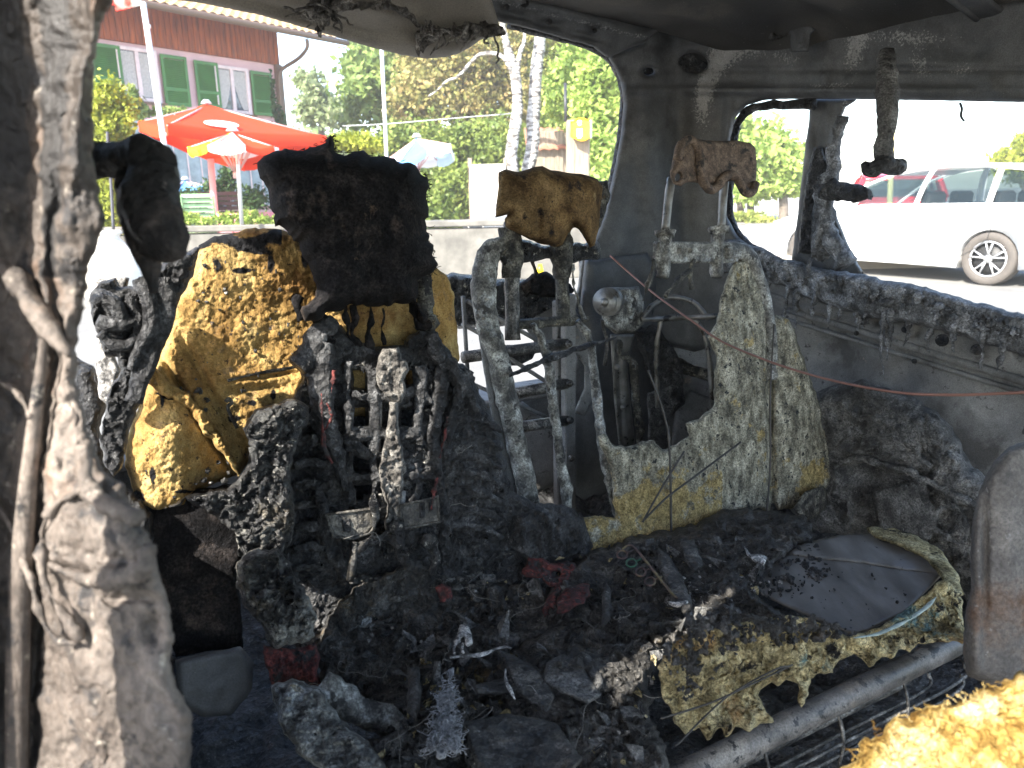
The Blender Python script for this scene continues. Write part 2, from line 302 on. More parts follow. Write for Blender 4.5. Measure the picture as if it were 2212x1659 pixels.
M['blue_ash'] = mat('blue_grey_ash', [(.36, (.04, .041, .043)), (.5, (.115, .12, .127)), (.64, (.24, .25, .265))], 26, 8, (.7, .95), .8, 130, dist=.010, spots=[((.03, .03, .031), 18, .57, .08), ((.36, .37, .40), 80, .64, .05)], grain=G1)
M['roofsoot'] = mat('roof_soot', [(.36, (.03, .029, .028)), (.5, (.048, .046, .043)), (.66, (.075, .071, .065))], 5, 8, (.5, .85), .3, 160, dist=.004, spots=[((.16, .155, .145), 90, .66, .04), ((.11, .10, .085), 2.5, .57, .12)], grain=[(400, .75, 1.3)])
M['heap'] = mat('matted_ash_char', [(.36, (.016, .015, .014)), (.5, (.050, .047, .042)), (.6, (.105, .098, .088)), (.7, (.19, .18, .165))], 26, 8, (.45, .9), 1, 170, spots=[((.12, .112, .10), 10, .56, .14), ((.10, .07, .035), 13, .61, .1), ((.17, .165, .155), 120, .62, .08)], dist=.012, mask=(.15, .145, .135), mscale=60, voro=.4, grain=G1)
M['rail'] = mat('sooted_rail', [(.36, (.06, .055, .048)), (.5, (.11, .10, .09)), (.64, (.17, .155, .135))], 10, 7, (.35, .6), .35, 160, dist=.004, spots=[((.015, .015, .015), 60, .57, .04), ((.16, .13, .10), 9, .6, .1)], grain=[(300, .6, 1.4), (25, .7, 1.3)])
# ================================================================== THE BURNT CAR
rng = np.random.default_rng(7)
def smin(*fs, k=.12):
    def f(px, py):
        r = None
        for g in fs:
            d = g(px, py)
            if r is None: r = d
            else:
                h = np.clip(.5 + .5 * (d - r) / k, 0, 1); r = d * (1 - h) + r * h - k * h * (1 - h)
        return r
    return f
def off(f, d): return lambda px, py: f(px, py) + d
def pts(surf, l, o=0): return [P(x, y, float(surf(np.array([float(x)]), np.array([float(y)]))[0]) - o) for x, y in l]
def pt(surf, x, y, o=0): return pts(surf, [(x, y)], o)[0]
def dpts(l): return [P(x, y, d) for x, y, d in l]
def inside_pts(poly, n, r=rng):
    poly = np.asarray(poly, float); a, b = poly.min(0), poly.max(0); out = np.zeros((0, 2))
    while len(out) < n:
        q = r.uniform(a, b, (n * 2, 2)); d, _ = sdf(q[:, 0], q[:, 1], poly); out = np.vstack([out, q[d > 0]])
    return out[:n]
def scatter(mb, poly, surf, n, r0, r1, amp=.5, seg=5, o=0, a=None, sd=0):
    q = inside_pts(poly, n)
    for i, (x, y) in enumerate(q):
        r = r0 + (r1 - r0) * rng.random() ** 2.5; c = pt(surf, x, y, o + rng.uniform(-.3, .6) * r)
        mb.lump(c, r, amp, 1.3, seg, sq=rng.uniform(.5, 1.4, 3), sd=i + sd, a=(a if a is not None else 0))
def curl(mb, start, L, r, n=7, bend=.6, drop=0, sd=0, a=None):
    g = np.random.default_rng(sd); p = np.array(start, float); d = g.normal(size=3); d /= np.linalg.norm(d); d[2] = -abs(d[2]) if drop else d[2] * .25; o = [p.copy()]
    for i in range(n):
        d = d + g.normal(size=3) * bend; d[2] = d[2] * .5 - drop; d /= np.linalg.norm(d); p = p + d * L / n; o.append(p.copy())
    mb.tube(o, [r] * n + [r * .3], 4, 3, a=a)
WALL = plane(NV, 1.7); REAR = plane(MV, 1.8); CEIL = plane(ZV, 1.57)
SHELL = smin(WALL, REAR, k=.30)
nb = MV - .18 * ZV
BACKL = plane(nb, 1.08); BACKM = plane(nb, 1.13); BACKR = plane(nb, 1.06)
SEATZ = plane(ZV, .50); FLOOR = plane(ZV, .36)

car = thing('burnt_car', CAR(.85, .9, 0), 'burnt-out car seen from inside through its open side, sooted roof, pillars and window frames', 'car wreck')
# roof
m = MB(); g = 40
for (z0, th) in ((0, 1),):
    U, V_ = np.meshgrid(np.linspace(0, 1, 60), np.linspace(0, 1, 80)); n_ = .0 + 1.72 * U.ravel(); mm = -.9 + 2.74 * V_.ravel()
    edge = np.minimum(U, 1 - U).ravel() * 1.7; z = 1.640 - .085 * (n_ / 1.72) ** 4 - .05 * np.exp(-(edge / .09) ** 2) + .012 * np.clip(np.sin(mm * 15) * 3, -1, 1) * (edge > .1)
    top = np.outer(n_, NV) + np.outer(mm, MV) + np.outer(z, ZV); top[:, 2] += fbm(top, 6, 2, 3) * .004
    idx = np.arange(4800).reshape(80, 60); q = np.stack([idx[:-1, :-1], idx[:-1, 1:], idx[1:, 1:], idx[1:, :-1]], -1).reshape(-1, 4)
    bdr = np.concatenate([idx[0], idx[1:, -1], idx[-1, :-1][::-1], idx[1:-1, 0][::-1]])
    m.add(np.vstack([top, top + [0, 0, .025]]), [tuple(r[::-1]) for r in q] + [tuple(r + 4800) for r in q] + [(int(bdr[i]), int(bdr[(i + 1) % len(bdr)]), int(bdr[(i + 1) % len(bdr)]) + 4800, int(bdr[i]) + 4800) for i in range(len(bdr))])
m.build('roof_panel', M['roofsoot'], car)
for mm in (.95, .42):
    m = MB(); p = [CAR(.06 + 1.6 * t, mm, 1.628 - .085 * t ** 4 - (.02 if t in (0, 1) else 0)) for t in np.linspace(0, 1, 9)]
    m.tube(p, .03, 10, 3, amp=.001, flat=.3); m.tube([q + MV * .02 - ZV * .006 for q in p], .008, 6, 2); m.build('roof_bow', M['soot'], car)
# rear header with the tailgate opening under it
hd = [(600, -60), (690, -4), (885, 3), (960, 18), (1040, 40), (1100, 52), (1168, 69), (1225, 86), (1283, 102), (1312, 125), (1392, 92), (1430, 60), (1420, 20), (1330, -40), (1100, -90), (800, -120)]
m = MB().relief(hd, smin(off(REAR, -.16), k=.01), 5, .035, 14, .003, 14, .8, sd=4, bul=[(1010, 5, 30, 8, -.02, .2), (1105, 32, 28, 7, -.02, .2), (1180, 52, 30, 8, -.022, .2), (1262, 78, 35, 8, -.02, .2), (1200, 20, 200, 14, .03, .25), (1340, 70, 40, 16, .02, .3)],
    mask=lambda x, y, b: .42 * np.exp(-((y - (.25 * (x - 1100) + 8)) / 9) ** 2)); m.build('rear_header', M['soot'], car)
for x, y, r in ((1133, 5, .011), (1095, 15, .006), (1186, 47, .007), (1285, 66, .006), (1312, 60, .005)):
    MB().cyl(pt(off(REAR, -.19), x, y), ray(x, y), r, .012, 14).build('bolt_hole', M['char'], car)
# side frame : corner pillar, cant rail and quarter window frame pressed from one sheet
cp = [(1400, 20), (1500, 10), (1600, 10), (1720, 0), (2330, 0), (2330, 224), (2100, 219), (1900, 215), (1720, 214), (1652, 216), (1612, 228), (1588, 255), (1577, 300), (1571, 360), (1566, 420), (1570, 465), (1590, 505), (1632, 545), (1640, 720), (1500, 760), (1262, 700), (1262, 560), (1288, 505), (1305, 460), (1318, 405), (1330, 350), (1341, 290), (1347, 225), (1341, 180), (1328, 148), (1312, 122), (1390, 92)]
def pmask(x, y, b):
    k = 0
    for bx, by, rx, ry, an, am in ((1545, 150, 22, 70, .45, .5), (1610, 100, 60, 26, -.3, .45), (1660, 75, 70, 10, -.05, .4), (1700, 125, 30, 12, .2, .35), (1845, 110, 20, 45, .25, .5), (1960, 80, 100, 16, .05, .38), (1985, 140, 22, 34, -.5, .35), (1520, 230, 14, 60, 0, .36), (2080, 150, 40, 20, 0, .3), (1780, 185, 60, 7, 0, .3)):
        u = ((x - bx) * math.cos(an) + (y - by) * math.sin(an)) / rx; v = (-(x - bx) * math.sin(an) + (y - by) * math.cos(an)) / ry; k = k + (am + .10) * np.exp(-(u * u + v * v) / 1.7)
    return k
th = np.linspace(0, 2 * math.pi, 20, endpoint=False)
el = lambda x, y, a, b, an=0: np.stack([x + a * np.cos(th) * math.cos(an) - b * np.sin(th) * math.sin(an), y + a * np.cos(th) * math.sin(an) + b * np.sin(th) * math.cos(an)], -1)
pb = [(1400, 300, 34, 300, .035, -.06), (1470, 300, 26, 300, -.03, -.06), (1700, 195, 400, 8, .02, .0), (1900, 150, 600, 7, -.012), (1600, 195, 60, 12, .02), (1575, 280, 12, 90, .02), (1870, 130, 52, 45, -.025), (2000, 175, 90, 16, -.012), (2090, 110, 60, 30, -.018), (1780, 165, 18, 30, .016), (1745, 110, 24, 22, -.012), (2140, 180, 22, 22, .016), (1630, 180, 30, 26, -.012), (1345, 520, 40, 90, .02)]
m = MB().relief(cp, smin(off(WALL, -.02), off(REAR, -.06), k=.4), 5, .045, 13, .003, 10, .6, holes=[el(1497, 136, 32, 21, .1), el(1400, 154, 12, 8), el(1342, 210, 1, 1)][:2], sd=11, bul=pb, mask=pmask)
m.build('corner_pillar', M['soot'], car)
m = MB().relief([(1380, 90), (1620, 90), (1620, 230), (1380, 230)], smin(off(WALL, .05), off(REAR, .03), k=.4), 12, .02, 10, 0, 5, 0); m.build('pillar_cavity', M['char'], car)
# brackets on the cant rail
C2 = smin(off(WALL, -.05), off(REAR, -.09), k=.4)
m = MB().relief([(1632, 68), (1668, 62), (1682, 74), (1700, 70), (1702, 76), (1680, 86), (1662, 90), (1645, 84)], off(C2, -.03), 3, .012, 5, .001, 30, .4, bul=[(1668, 74, 8, 12, .015)]); m.build('roof_clip', M['metal'], car)
m = MB().relief([(1712, 52), (1752, 54), (1762, 64), (1752, 74), (1746, 112), (1708, 112), (1706, 76), (1700, 66)], off(C2, -.03), 3, .014, 6, .001, 30, .4, bul=[(1731, 84, 8, 20, .014)])
m.cyl(pt(C2, 1730, 98, .06), ray(1730, 98), .008, .014, 12); m.build('roof_bracket', M['soot'], car)
# seals round the two openings
m = MB().tube(pts(off(REAR, .0), [(1262, 545), (1290, 500), (1306, 455), (1320, 400), (1334, 340), (1343, 280), (1349, 215), (1341, 168), (1320, 130), (1280, 104), (1200, 80), (1100, 55)]), .014, 8, 6, amp=.003, flat=.6); m.build('tailgate_seal', M['char'], car)
m = MB().relief([(1346, 165), (1350, 250), (1340, 330), (1330, 400), (1312, 470), (1300, 500), (1316, 450), (1326, 380), (1334, 300), (1339, 220)], off(REAR, .06), 3, .02, 5, .001, 30, .5); m.build('tailgate_weatherstrip', M['metal'], car)
m = MB().relief([(1288, 392), (1312, 388), (1318, 420), (1305, 470), (1290, 505), (1270, 510), (1270, 480), (1284, 440)], off(REAR, -.12), 3, .02, 6, .004, 60, 1.5, kind='ridge'); m.build('pillar_trim_scrap', M['crust'], car)
m = MB().tube(pts(off(WALL, -.03), [(1640, 545), (1598, 512), (1579, 470), (1575, 400), (1583, 320), (1592, 270), (1614, 240), (1655, 228), (1760, 224)]), .012, 8, 5, amp=.004, fr=60); m.build('quarter_window_seal', M['char'], car)
# door pillar between the quarter and door window
dp = [(1752, 213), (1890, 213), (1850, 216), (1826, 232), (1812, 265), (1805, 320), (1796, 380), (1795, 430), (1812, 480), (1838, 540), (1866, 592), (1780, 600), (1710, 560), (1722, 470), (1738, 330), (1748, 250)]
m = MB().relief(dp, off(WALL, .03), 4, .05, 9, .003, 40, 1, sd=21, bul=[(1762, 420, 10, 200, .02, -.12), (1785, 300, 10, 90, .016), (1815, 500, 14, 70, .02, -.4)], mask=lambda x, y, b: .5 * np.exp(-((x - (1826 - .12 * (y - 215) + .0016 * (y - 215) ** 2 * (y > 400))) / 9) ** 2)); m.build('door_pillar', M['soot'], car)
m = MB().relief([(1758, 318), (1776, 316), (1782, 340), (1790, 350), (1790, 400), (1782, 470), (1776, 545), (1722, 548), (1730, 470), (1742, 380)], off(WALL, -.02), 4, .03, 6, .002, 40, .6, sd=22); m.build('pillar_trim', M['char'], car)
m = MB().tube(pts(off(WALL, -.05), [(1818, 250), (1806, 310), (1800, 370), (1786, 400), (1784, 470), (1800, 520), (1830, 570)]), [.010, .012, .016, .026, .024, .022, .026], 9, 6, amp=.01, fr=45); m.lump(pt(WALL, 1772, 505, .06), .035, .5, 2.5, 10, sq=(.7, .7, 1.6)); m.lump(pt(WALL, 1778, 545, .05), .02, .5, 2.5, 8); m.build('melted_seal', M['blue_ash'], car)
m = MB().tube(pts(off(WALL, -.06), [(1772, 396), (1784, 412), (1825, 412), (1858, 417), (1880, 416)], 0) , [.012, .026, .023, .019, .010], 10, 5, amp=.006, fr=70); m.build('striker_stub', M['char'], car)
# hanging belt stalk
m = MB().tube(dpts([(1915, 112, 1.45), (1916, 160, 1.42), (1917, 240, 1.40), (1912, 300, 1.39), (1908, 345, 1.38)]), [.014, .0185, .018, .016, .017], 10, 6, amp=.003, fr=60, flat=.8)
m.build('belt_stalk', M['veiled'], car)
m = MB().tube(dpts([(1866, 350, 1.37), (1880, 365, 1.37), (1905, 356, 1.36), (1932, 362, 1.37), (1946, 352, 1.38)]), [.010, .021, .024, .021, .010], 10, 5, amp=.006, fr=60, flat=.7); m.build('belt_stalk_foot', M['char'], car)
m = MB().tube(pts(WALL, [(2074, 222), (2078, 235), (2076, 250), (2083, 262)]), .003, 5, 4, amp=.001); m.build('hanging_strip', M['char'], car)
# belt rail
br = [(1560, 520), (1600, 518), (1650, 540), (1710, 562), (1780, 580), (1860, 592), (1950, 610), (2040, 634), (2120, 656), (2330, 712), (2330, 800), (2180, 760), (2060, 722), (1960, 700), (1900, 690), (1820, 668), (1740, 640), (1640, 600), (1560, 590)]
belt = off(WALL, -.09)
def bm(x, y, b): return .40 * np.exp(-((y - (535 + .26 * (x - 1640) + 14)) / 16) ** 2) + .28 * fbm(b, 9, 3, 5)
m = MB().relief(br, belt, 3, .10, 16, .008, 16, 3, kind='ridge', sd=31, mask=bm, fine=.002)
scatter(m, [(1620, 545), (2200, 700), (2200, 730), (1640, 590)], belt, 120, .003, .010, .8, o=.055)
m.build('belt_rail', M['blue_ash'], car)
m = MB()
for i, (x, y, L) in enumerate(((1700, 640, 90), (1718, 650, 60), (1760, 640, 50), (1795, 650, 60), (1812, 655, 35), (1850, 670, 45), (1870, 668, 40), (1905, 700, 110), (1912, 700, 80), (1925, 690, 60), (1962, 700, 50), (2010, 712, 55), (2060, 720, 40), (2120, 735, 60), (1660, 610, 50), (1740, 600, 45), (2165, 750, 50))):
    o = rng.uniform(.10, .14); p = [(x + rng.uniform(4, 14), y - 42, 0), (x + 4, y - 16, .01), (x, y + L * .1, 0), (x - rng.uniform(-6, 8), y + L * .5, -.01), (x - rng.uniform(-6, 12), y + L, -.02)]
    m.tube([pt(WALL, a, b, o + c) for a, b, c in p], [.004, .007, .006, .004, .001], 7, 7, amp=.005, fr=80)
m.build('melted_drip', M['blue_ash'], car)
# side panel below
sp = [(1250, 560), (1640, 560), (1760, 590), (2330, 720), (2330, 1700), (1500, 1700), (1500, 1300), (1230, 1200), (1215, 880), (1258, 700)]
SIDE = smin(off(WALL, .02), off(REAR, .04), k=.3)
spb = [(1700, 655, 400, 5, .02, .29), (1900, 730, 500, 4, .018, .30), (1790, 760, 70, 60, -.05), (1960, 800, 50, 50, -.03), (2020, 1010, 160, 160, .05), (2150, 900, 120, 90, -.05), (1330, 640, 50, 60, -.03), (1480, 700, 60, 40, -.05), (1980, 720, 9, 12, -.03), (2200, 760, 10, 10, -.03), (1905, 690, 16, 16, -.04)]
m = MB().relief(sp, SIDE, 7, .04, 10, .003, 8, 0, holes=[], bul=spb, sd=33, mask=lambda x, y, b: 0 * x)
m.build('side_panel', M['soot_light'], car)
m = MB()
for a, b, r in (((1560, 600), (1700, 650), .009), ((1700, 668), (2330, 860), .010), ((1700, 690), (2330, 885), .006), ((1470, 590), (1650, 640), .006)): m.tube(pts(off(SIDE, -.02), [a, ((a[0] + b[0]) / 2, (a[1] + b[1]) / 2), b]), r, 7, 6, amp=.001)
m.build('panel_swage', M['soot_light'], car)
for x, y, r in ((1720, 665, .007), (1742, 635, .005), (1865, 690, .014), (1955, 712, .008), (2035, 735, .014), (2110, 755, .012), (1975, 780, .006), (1850, 720, .006)): MB().cyl(pt(SIDE, x, y, .035), ray(x, y), r, .01, 14).build('panel_hole', M['char'], car)
# wheel housing, melted lining heaps in front of it
wh = [(1700, 870), (1775, 840), (1850, 822), (1920, 840), (1990, 870), (2060, 920), (2100, 1000), (2160, 1060), (2260, 1100), (2330, 1200), (2330, 1700), (1900, 1700), (2060, 1450), (2080, 1330), (1990, 1170), (1880, 1160), (1760, 1170), (1700, 1080)]
m = MB().relief(wh, off(WALL, -.10), 5, .16, 40, .020, 11, 5, kind='ridge', sd=35, fine=.004, lat=.012, bul=[(1960, 1060, 60, 45, -.05), (1870, 1060, 36, 60, -.05), (2050, 1100, 50, 40, -.04), (1900, 960, 50, 30, .03), (1975, 930, 40, 30, .04)])
m.build('wheel_housing', M['veiled'], car)
m = MB()
for l, r in (([(1800, 1010), (1850, 990), (1930, 1010), (1985, 1030), (1998, 1080), (1995, 1120), (2030, 1150), (2080, 1180)], .012), ([(1985, 1030), (2040, 1060), (2100, 1090), (2170, 1120), (2200, 1180)], .014), ([(1790, 1060), (1800, 1110), (1830, 1140), (1835, 1090), (1826, 1050)], .006), ([(2060, 1090), (2020, 1110), (2000, 1160), (2030, 1230), (2070, 1260)], .006), ([(2190, 1290), (2110, 1240), (2090, 1170), (2085, 1120), (2050, 1080)], .007), ([(1960, 900), (1990, 940), (1985, 985), (2010, 1010)], .008), ([(1820, 870), (1850, 900), (1905, 905), (1960, 930), (1990, 905)], .014)):
    m.tube(pts(off(WALL, -.19), l), r * .6, 7, 9, amp=.006, fr=70)
m.build('melted_harness', M['veiled'], car)
m = MB().relief([(1880, 1060), (1980, 1040), (2030, 1110), (2010, 1170), (1900, 1150)], off(WALL, -.19), 6, .02, 12, .002, 12, 1); m.build('housing_cover', M['veiled'], car)
# floor and rear sill
m = MB(); U, V_ = np.meshgrid(np.linspace(0, 1, 150), np.linspace(0, 1, 220)); n_ = .0 + 1.78 * U.ravel(); mm = -.9 + 2.75 * V_.ravel(); b = np.outer(n_, NV) + np.outer(mm, MV)
z = .34 + ridge(b, 9, 4, 3) * .025; T = b + np.outer(z, ZV); idx = np.arange(33000).reshape(220, 150); q = np.stack([idx[:-1, :-1], idx[:-1, 1:], idx[1:, 1:], idx[1:, :-1]], -1).reshape(-1, 4)
m.add(T, [tuple(r) for r in q]); m.box(CAR(.89, .475, .28), (1.78, 2.75, .05), [NV, MV, ZV]); m.build('floor_pan', M['char'], car)
m = MB().box(CAR(.88, 1.84, .50), (1.74, .10, .30), [NV, MV, ZV], .02); m.box(CAR(.88, 1.80, .655), (1.70, .14, .02), [NV, MV, ZV], .006); m.build('rear_sill', M['soot_light'], car)
# raised tailgate, its torn lining
tg = [(150, -120), (330, -8), (440, 8), (560, 32), (640, 55), (720, 78), (800, 102), (870, 119), (920, 127), (960, 124), (990, 116), (1016, 102), (1035, 88), (1062, 76), (1080, 60), (1050, -40), (900, -200), (300, -250)]
TG = plane(MV * .55 + ZV * .83, 1.92)
m = MB().relief(tg, TG, 6, .05, 24, .002, 9, .5, sd=41, bul=[(900, 95, 80, 14, .03, .2), (700, 45, 260, 12, -.02, .25), (800, 20, 90, 20, .03, .2)]); m.build('raised_tailgate', M['beige'], car)
m = MB()
lp = [(672, -10), (700, -5), (760, 4), (830, 2), (880, 20), (905, 50), (935, 62), (975, 60), (1010, 52), (1060, 52), (1090, 58), (1070, 78), (1030, 80), (1005, 92), (985, 82), (968, 66), (938, 90), (922, 100), (912, 118), (905, 98), (915, 82), (932, 68), (900, 58), (880, 40), (850, 22), (800, 14), (760, 22), (715, 30), (703, 50), (695, 82), (686, 80), (684, 50), (660, 40), (665, 15)]
m.relief(lp, off(TG, -.06), 2.6, .012, 5, .016, 30, 2.2, kind='ridge', sd=43, lat=.01, fine=.002)
for i in range(34):
    x = rng.choice([rng.uniform(668, 720), rng.uniform(880, 1080)]); y = 10 + (x - 680) * .15 + rng.uniform(-8, 12); curl(m, pt(TG, x, y, .07), rng.uniform(.03, .07), .0018, 6, .7, .25, i)
m.build('torn_headlining', M['ash'], car)
m = MB().tube(pts(off(TG, -.04), [(905, 72), (908, 88), (903, 108), (906, 132)]), [.006, .008, .005, .001], 6, 5, amp=.002); m.build('hanging_shred', M['ash'], car)
# unseen left side: rear door shell, plus box and slab added to block sun
MB().box(CAR(-.09, 1.28, .52), (.07, 1.06, .66), [NV, MV, ZV], .02).build('rear_door_shell', M['soot'], car)
MB().box(CAR(-.13, .69, .85), (.06, .36, 1.3), [NV, MV, ZV], .02).build('pillar_sun_block', M['soot'], car)  # unseen box, widened behind the pillar to keep sun off the heap
MB().box(CAR(-.18, .265, .84), (.05, .27, 1.5), [NV, MV, ZV], .02).build('sun_block_slab', M['soot'], car)  # unseen slab added to keep sun off the right-hand seats
MB().box(CAR(-.06, .45, 1.57), (.14, 2.7, .26), [NV, MV, ZV], .04).build('left_roof_rail', M['soot'], car)
# foreground pillar at the left edge
FD = lambda px, py: .47 + .00004 * (py - 800) - .00018 * (px - 200)
fp = [(-120, -120), (260, -120), (246, 0), (218, 60), (203, 130), (200, 220), (203, 330), (214, 420), (226, 470), (210, 530), (192, 575), (184, 640), (176, 690), (166, 740), (166, 830), (185, 920), (214, 1000), (240, 1038), (265, 1048), (280, 1085), (300, 1120), (326, 1170), (338, 1215), (352, 1265), (372, 1330), (374, 1370), (368, 1430), (380, 1485), (414, 1540), (416, 1600), (410, 1780), (-120, 1780)]
fb = [(150, 300, 34, 500, .016, .1), (60, 400, 46, 600, -.012, .06), (95, 1000, 14, 800, -.022, .06), (230, 1160, 90, 60, .012), (250, 1230, 120, 16, .012, .12), (250, 1290, 110, 14, -.01, .1), (330, 1360, 26, 50, -.014), (215, 1320, 40, 80, .008), (90, 640, 24, 130, .012, -.6), (330, 1560, 30, 90, .012, -.5), (200, 1500, 60, 120, .008)]
m = MB().relief(fp, FD, 3.6, .05, 44, .0085, 13, 4, sd=51, kind='fbm', fine=.0006, lat=.004, gain=.40, bul=fb,
    mask=lambda x, y, b: .30 * np.clip((620 - y) / 300, 0, 1) + np.clip(.62 - np.abs(x - (104 - .065 * (y - 500))) / 26, 0, 1) * (y > 560) + np.clip(.9 - np.abs(x - (112 + .01 * y)) / 30, 0, 1) * (y <= 600) + .35 * (x < 60))
m.build('front_pillar', M['taupe'], car)
m = MB()
F2 = off(FD, -.034)
for l, r in (([(-10, 560), (30, 600), (90, 690), (118, 730), (150, 770)], [.004, .006, .006, .004, .001]), ([(196, 1050), (120, 1090), (90, 1160), (96, 1260), (150, 1340), (165, 1390), (110, 1370), (80, 1300), (60, 1230), (20, 1130), (-20, 1080)], .0022), ([(320, 1180), (310, 1228), (250, 1250), (180, 1248), (110, 1215)], [.003, .005, .006, .005, .002]), ([(-20, 820), (30, 840), (70, 900)], .002), ([(175, 960), (188, 1040), (215, 1080), (300, 1120)], .005)):
    m.tube(pts(F2, l), r, 7, 8, amp=.0022, fr=110)
m.build('melted_strand', M['taupe'], car)
m = MB().tube(pts(off(FD, -.03), [(36, 1700), (40, 1400), (52, 1150), (76, 900), (100, 700)]), [.007, .007, .006, .004, .002], 8, 6); m.build('door_strip', M['taupe'], car)
# dark melted knob reaching out of the pillar
m = MB().tube(dpts([(150, 345, .58), (230, 345, .575), (285, 345, .56), (325, 350, .555), (335, 400, .555)]), [.014, .0135, .014, .017, .012], 12, 6, amp=.003, fr=60)
m.tube(dpts([(322, 318, .555), (328, 370, .55), (322, 430, .545), (342, 490, .54), (362, 530, .54), (372, 560, .54)]), [.008, .016, .0185, .018, .015, .006], 12, 6, amp=.004, fr=60)
m.tube(dpts([(282, 350, .56), (286, 430, .555), (300, 500, .55), (322, 560, .55), (330, 600, .55), (334, 632, .55)]), [.006, .011, .012, .010, .005, .002], 9, 6, amp=.003, fr=70)
m.build('melted_handle', M['taupe_dark'], car)
# right-hand belt pillar cover, near
m = MB().relief([(2330, 930), (2212, 952), (2178, 965), (2148, 995), (2125, 1035), (2110, 1080), (2100, 1130), (2096, 1200), (2098, 1270), (2084, 1330), (2080, 1400), (2088, 1460), (2140, 1480), (2330, 1480)], lambda px, py: .95 + 0 * px, 6, .07, 30, .005, 14, 1.5, sd=55, bul=[(2128, 1200, 8, 160, -.015), (2180, 1150, 30, 200, .01), (2110, 1380, 14, 60, .01)]); m.build('belt_pillar_cover', M['rust_dark'] if 'rust_dark' in M else M['taupe_dark'], car)
# ladder-like fold frame, jack wheel and cargo remains behind the seats
LM = plane(MV, 1.52); steel = M['metal']
m = MB().box(pt(LM, 1228, 905), (.032, .022, .62), [NV, MV, ZV], .003); m.build('frame_upright', M['soot_light'], car)
m = MB().box(pt(off(LM, .05), 1205, 905), (.018, .022, .60), [NV, MV, ZV], .003); m.build('frame_upright', M['soot_light'], car)
for y0, y1 in ((762, 742), (852, 828), (925, 908)):
    m = MB().tube(pts(LM, [(1000 if y0 < 800 else 1105, y0 + (10 if y0 < 800 else 0)), (1225, y1)], .01), .0135, 10, 1, smooth=False); m.build('frame_rung', M['char'] if 0 else M['metal'], car)
for x, y in ((1229, 743), (1231, 828), (1232, 908), (1234, 990)):
    m = MB().cyl(pt(LM, x, y, .03), ray(x, y), .009, .01, 12); m.cyl(pt(LM, x, y, .036), ray(x, y), .005, .01, 6); m.build('bolt', M['metal'], car)
for a, b in (((1010, 650), (1240, 780)), ((1095, 770), (1235, 860)), ((1000, 640), (1010, 800)), ((1000, 820), (1180, 900)), ((1000, 700), (1080, 745))):
    m = MB().tube(pts(off(LM, .09), [a, b]), .011, 6, 1, smooth=False, flat=.5); m.build('frame_brace', M['soot_light'], car)
m = MB().relief([(1238, 660), (1258, 690), (1290, 780), (1290, 850), (1262, 900), (1240, 890), (1262, 840), (1262, 790), (1240, 760)], off(LM, .1), 4, .01, 5, .001, 20, .4); m.relief([(1130, 700), (1200, 660), (1215, 700), (1215, 790), (1190, 800)], off(LM, .14), 4, .01, 5, .001, 20, .4); m.relief([(1120, 860), (1212, 930), (1212, 1040), (1150, 1070), (1110, 960)], off(LM, .18), 6, .02, 6, .001, 20, .4); m.build('frame_gusset', M['soot_light'], car)
m = MB().relief([(1058, 745), (1165, 745), (1150, 775), (1120, 790), (1080, 790)], off(LM, .12), 5, .03, 8, .002, 20, .5); m.build('spare_wheel', M['char'], car)
# burnt parcel shelf
m = MB().relief([(955, 592), (985, 588), (1050, 600), (1120, 604), (1170, 604), (1215, 640), (1260, 680), (1262, 700), (1200, 704), (1060, 702), (985, 712), (965, 690), (960, 640)], off(REAR, -.12), 4, .09, 16, .010, 25, 3, kind='ridge', sd=61, fine=.003, mask=lambda x, y, b: .35 * np.exp(-((y - 622) / 16) ** 2) + .1 * fbm(b, 30, 2, 3)); m.build('parcel_shelf', M['char_gloss'], car)
m = MB().relief([(1125, 610), (1150, 592), (1180, 586), (1205, 602), (1232, 612), (1242, 628), (1228, 640), (1190, 642), (1150, 640), (1128, 634)], off(REAR, -.16), 3, .06, 10, .010, 30, 2.5, kind='ridge', sd=62, fine=.003); m.tube(pts(off(REAR, -.18), [(1134, 640), (1150, 615), (1158, 590), (1152, 570), (1148, 560)]), .004, 6, 5, amp=.002); m.build('shelf_remains', M['char_fluff'], car)
m = MB().relief([(1258, 540), (1270, 545), (1262, 640), (1240, 720), (1232, 690), (1248, 620)], REAR, 3, .03, 5, .001, 20, .5); m.build('tailgate_jamb', M['soot_light'], car)
# dark side trim behind the middle seat
m = MB().relief([(1262, 560), (1290, 560), (1400, 545), (1420, 600), (1400, 760), (1440, 900), (1400, 1050), (1240, 1100), (1225, 880), (1250, 700)], off(SHELL, -.12), 6, .03, 8, .003, 12, 1, sd=63, bul=[(1320, 600, 30, 34, .02), (1280, 700, 16, 200, .02)]); m.build('inner_trim', M['soot'], car)
m = MB().relief([(1370, 715), (1410, 700), (1450, 740), (1475, 800), (1478, 870), (1450, 900), (1420, 860), (1395, 800)], off(SHELL, -.22), 4, .05, 14, .010, 25, 3, kind='ridge', sd=64, fine=.003); m.build('wheel_arch_carpet', M['char'], car)
m = MB().relief([(1448, 780), (1470, 772), (1500, 790), (1546, 800), (1548, 830), (1500, 815), (1452, 800)], off(SHELL, -.2), 3, .03, 6, .004, 40, 1, sd=65); m.build('arch_bracket', M['crust'], car)
m = MB().relief([(1462, 880), (1490, 842), (1546, 862), (1560, 960), (1440, 980)], off(SHELL, -.17), 5, .02, 8, .001, 20, 1, sd=66); m.build('speaker_panel', M['soot_light'], car)
m = MB().relief([(1400, 850), (1450, 830), (1478, 820), (1470, 870), (1440, 905), (1452, 940), (1440, 985), (1400, 960)], off(SHELL, -.24), 3, .02, 6, .010, 30, 2.5, kind='ridge', sd=67, fine=.002); m.build('burnt_insulation', M['veiled'], car)
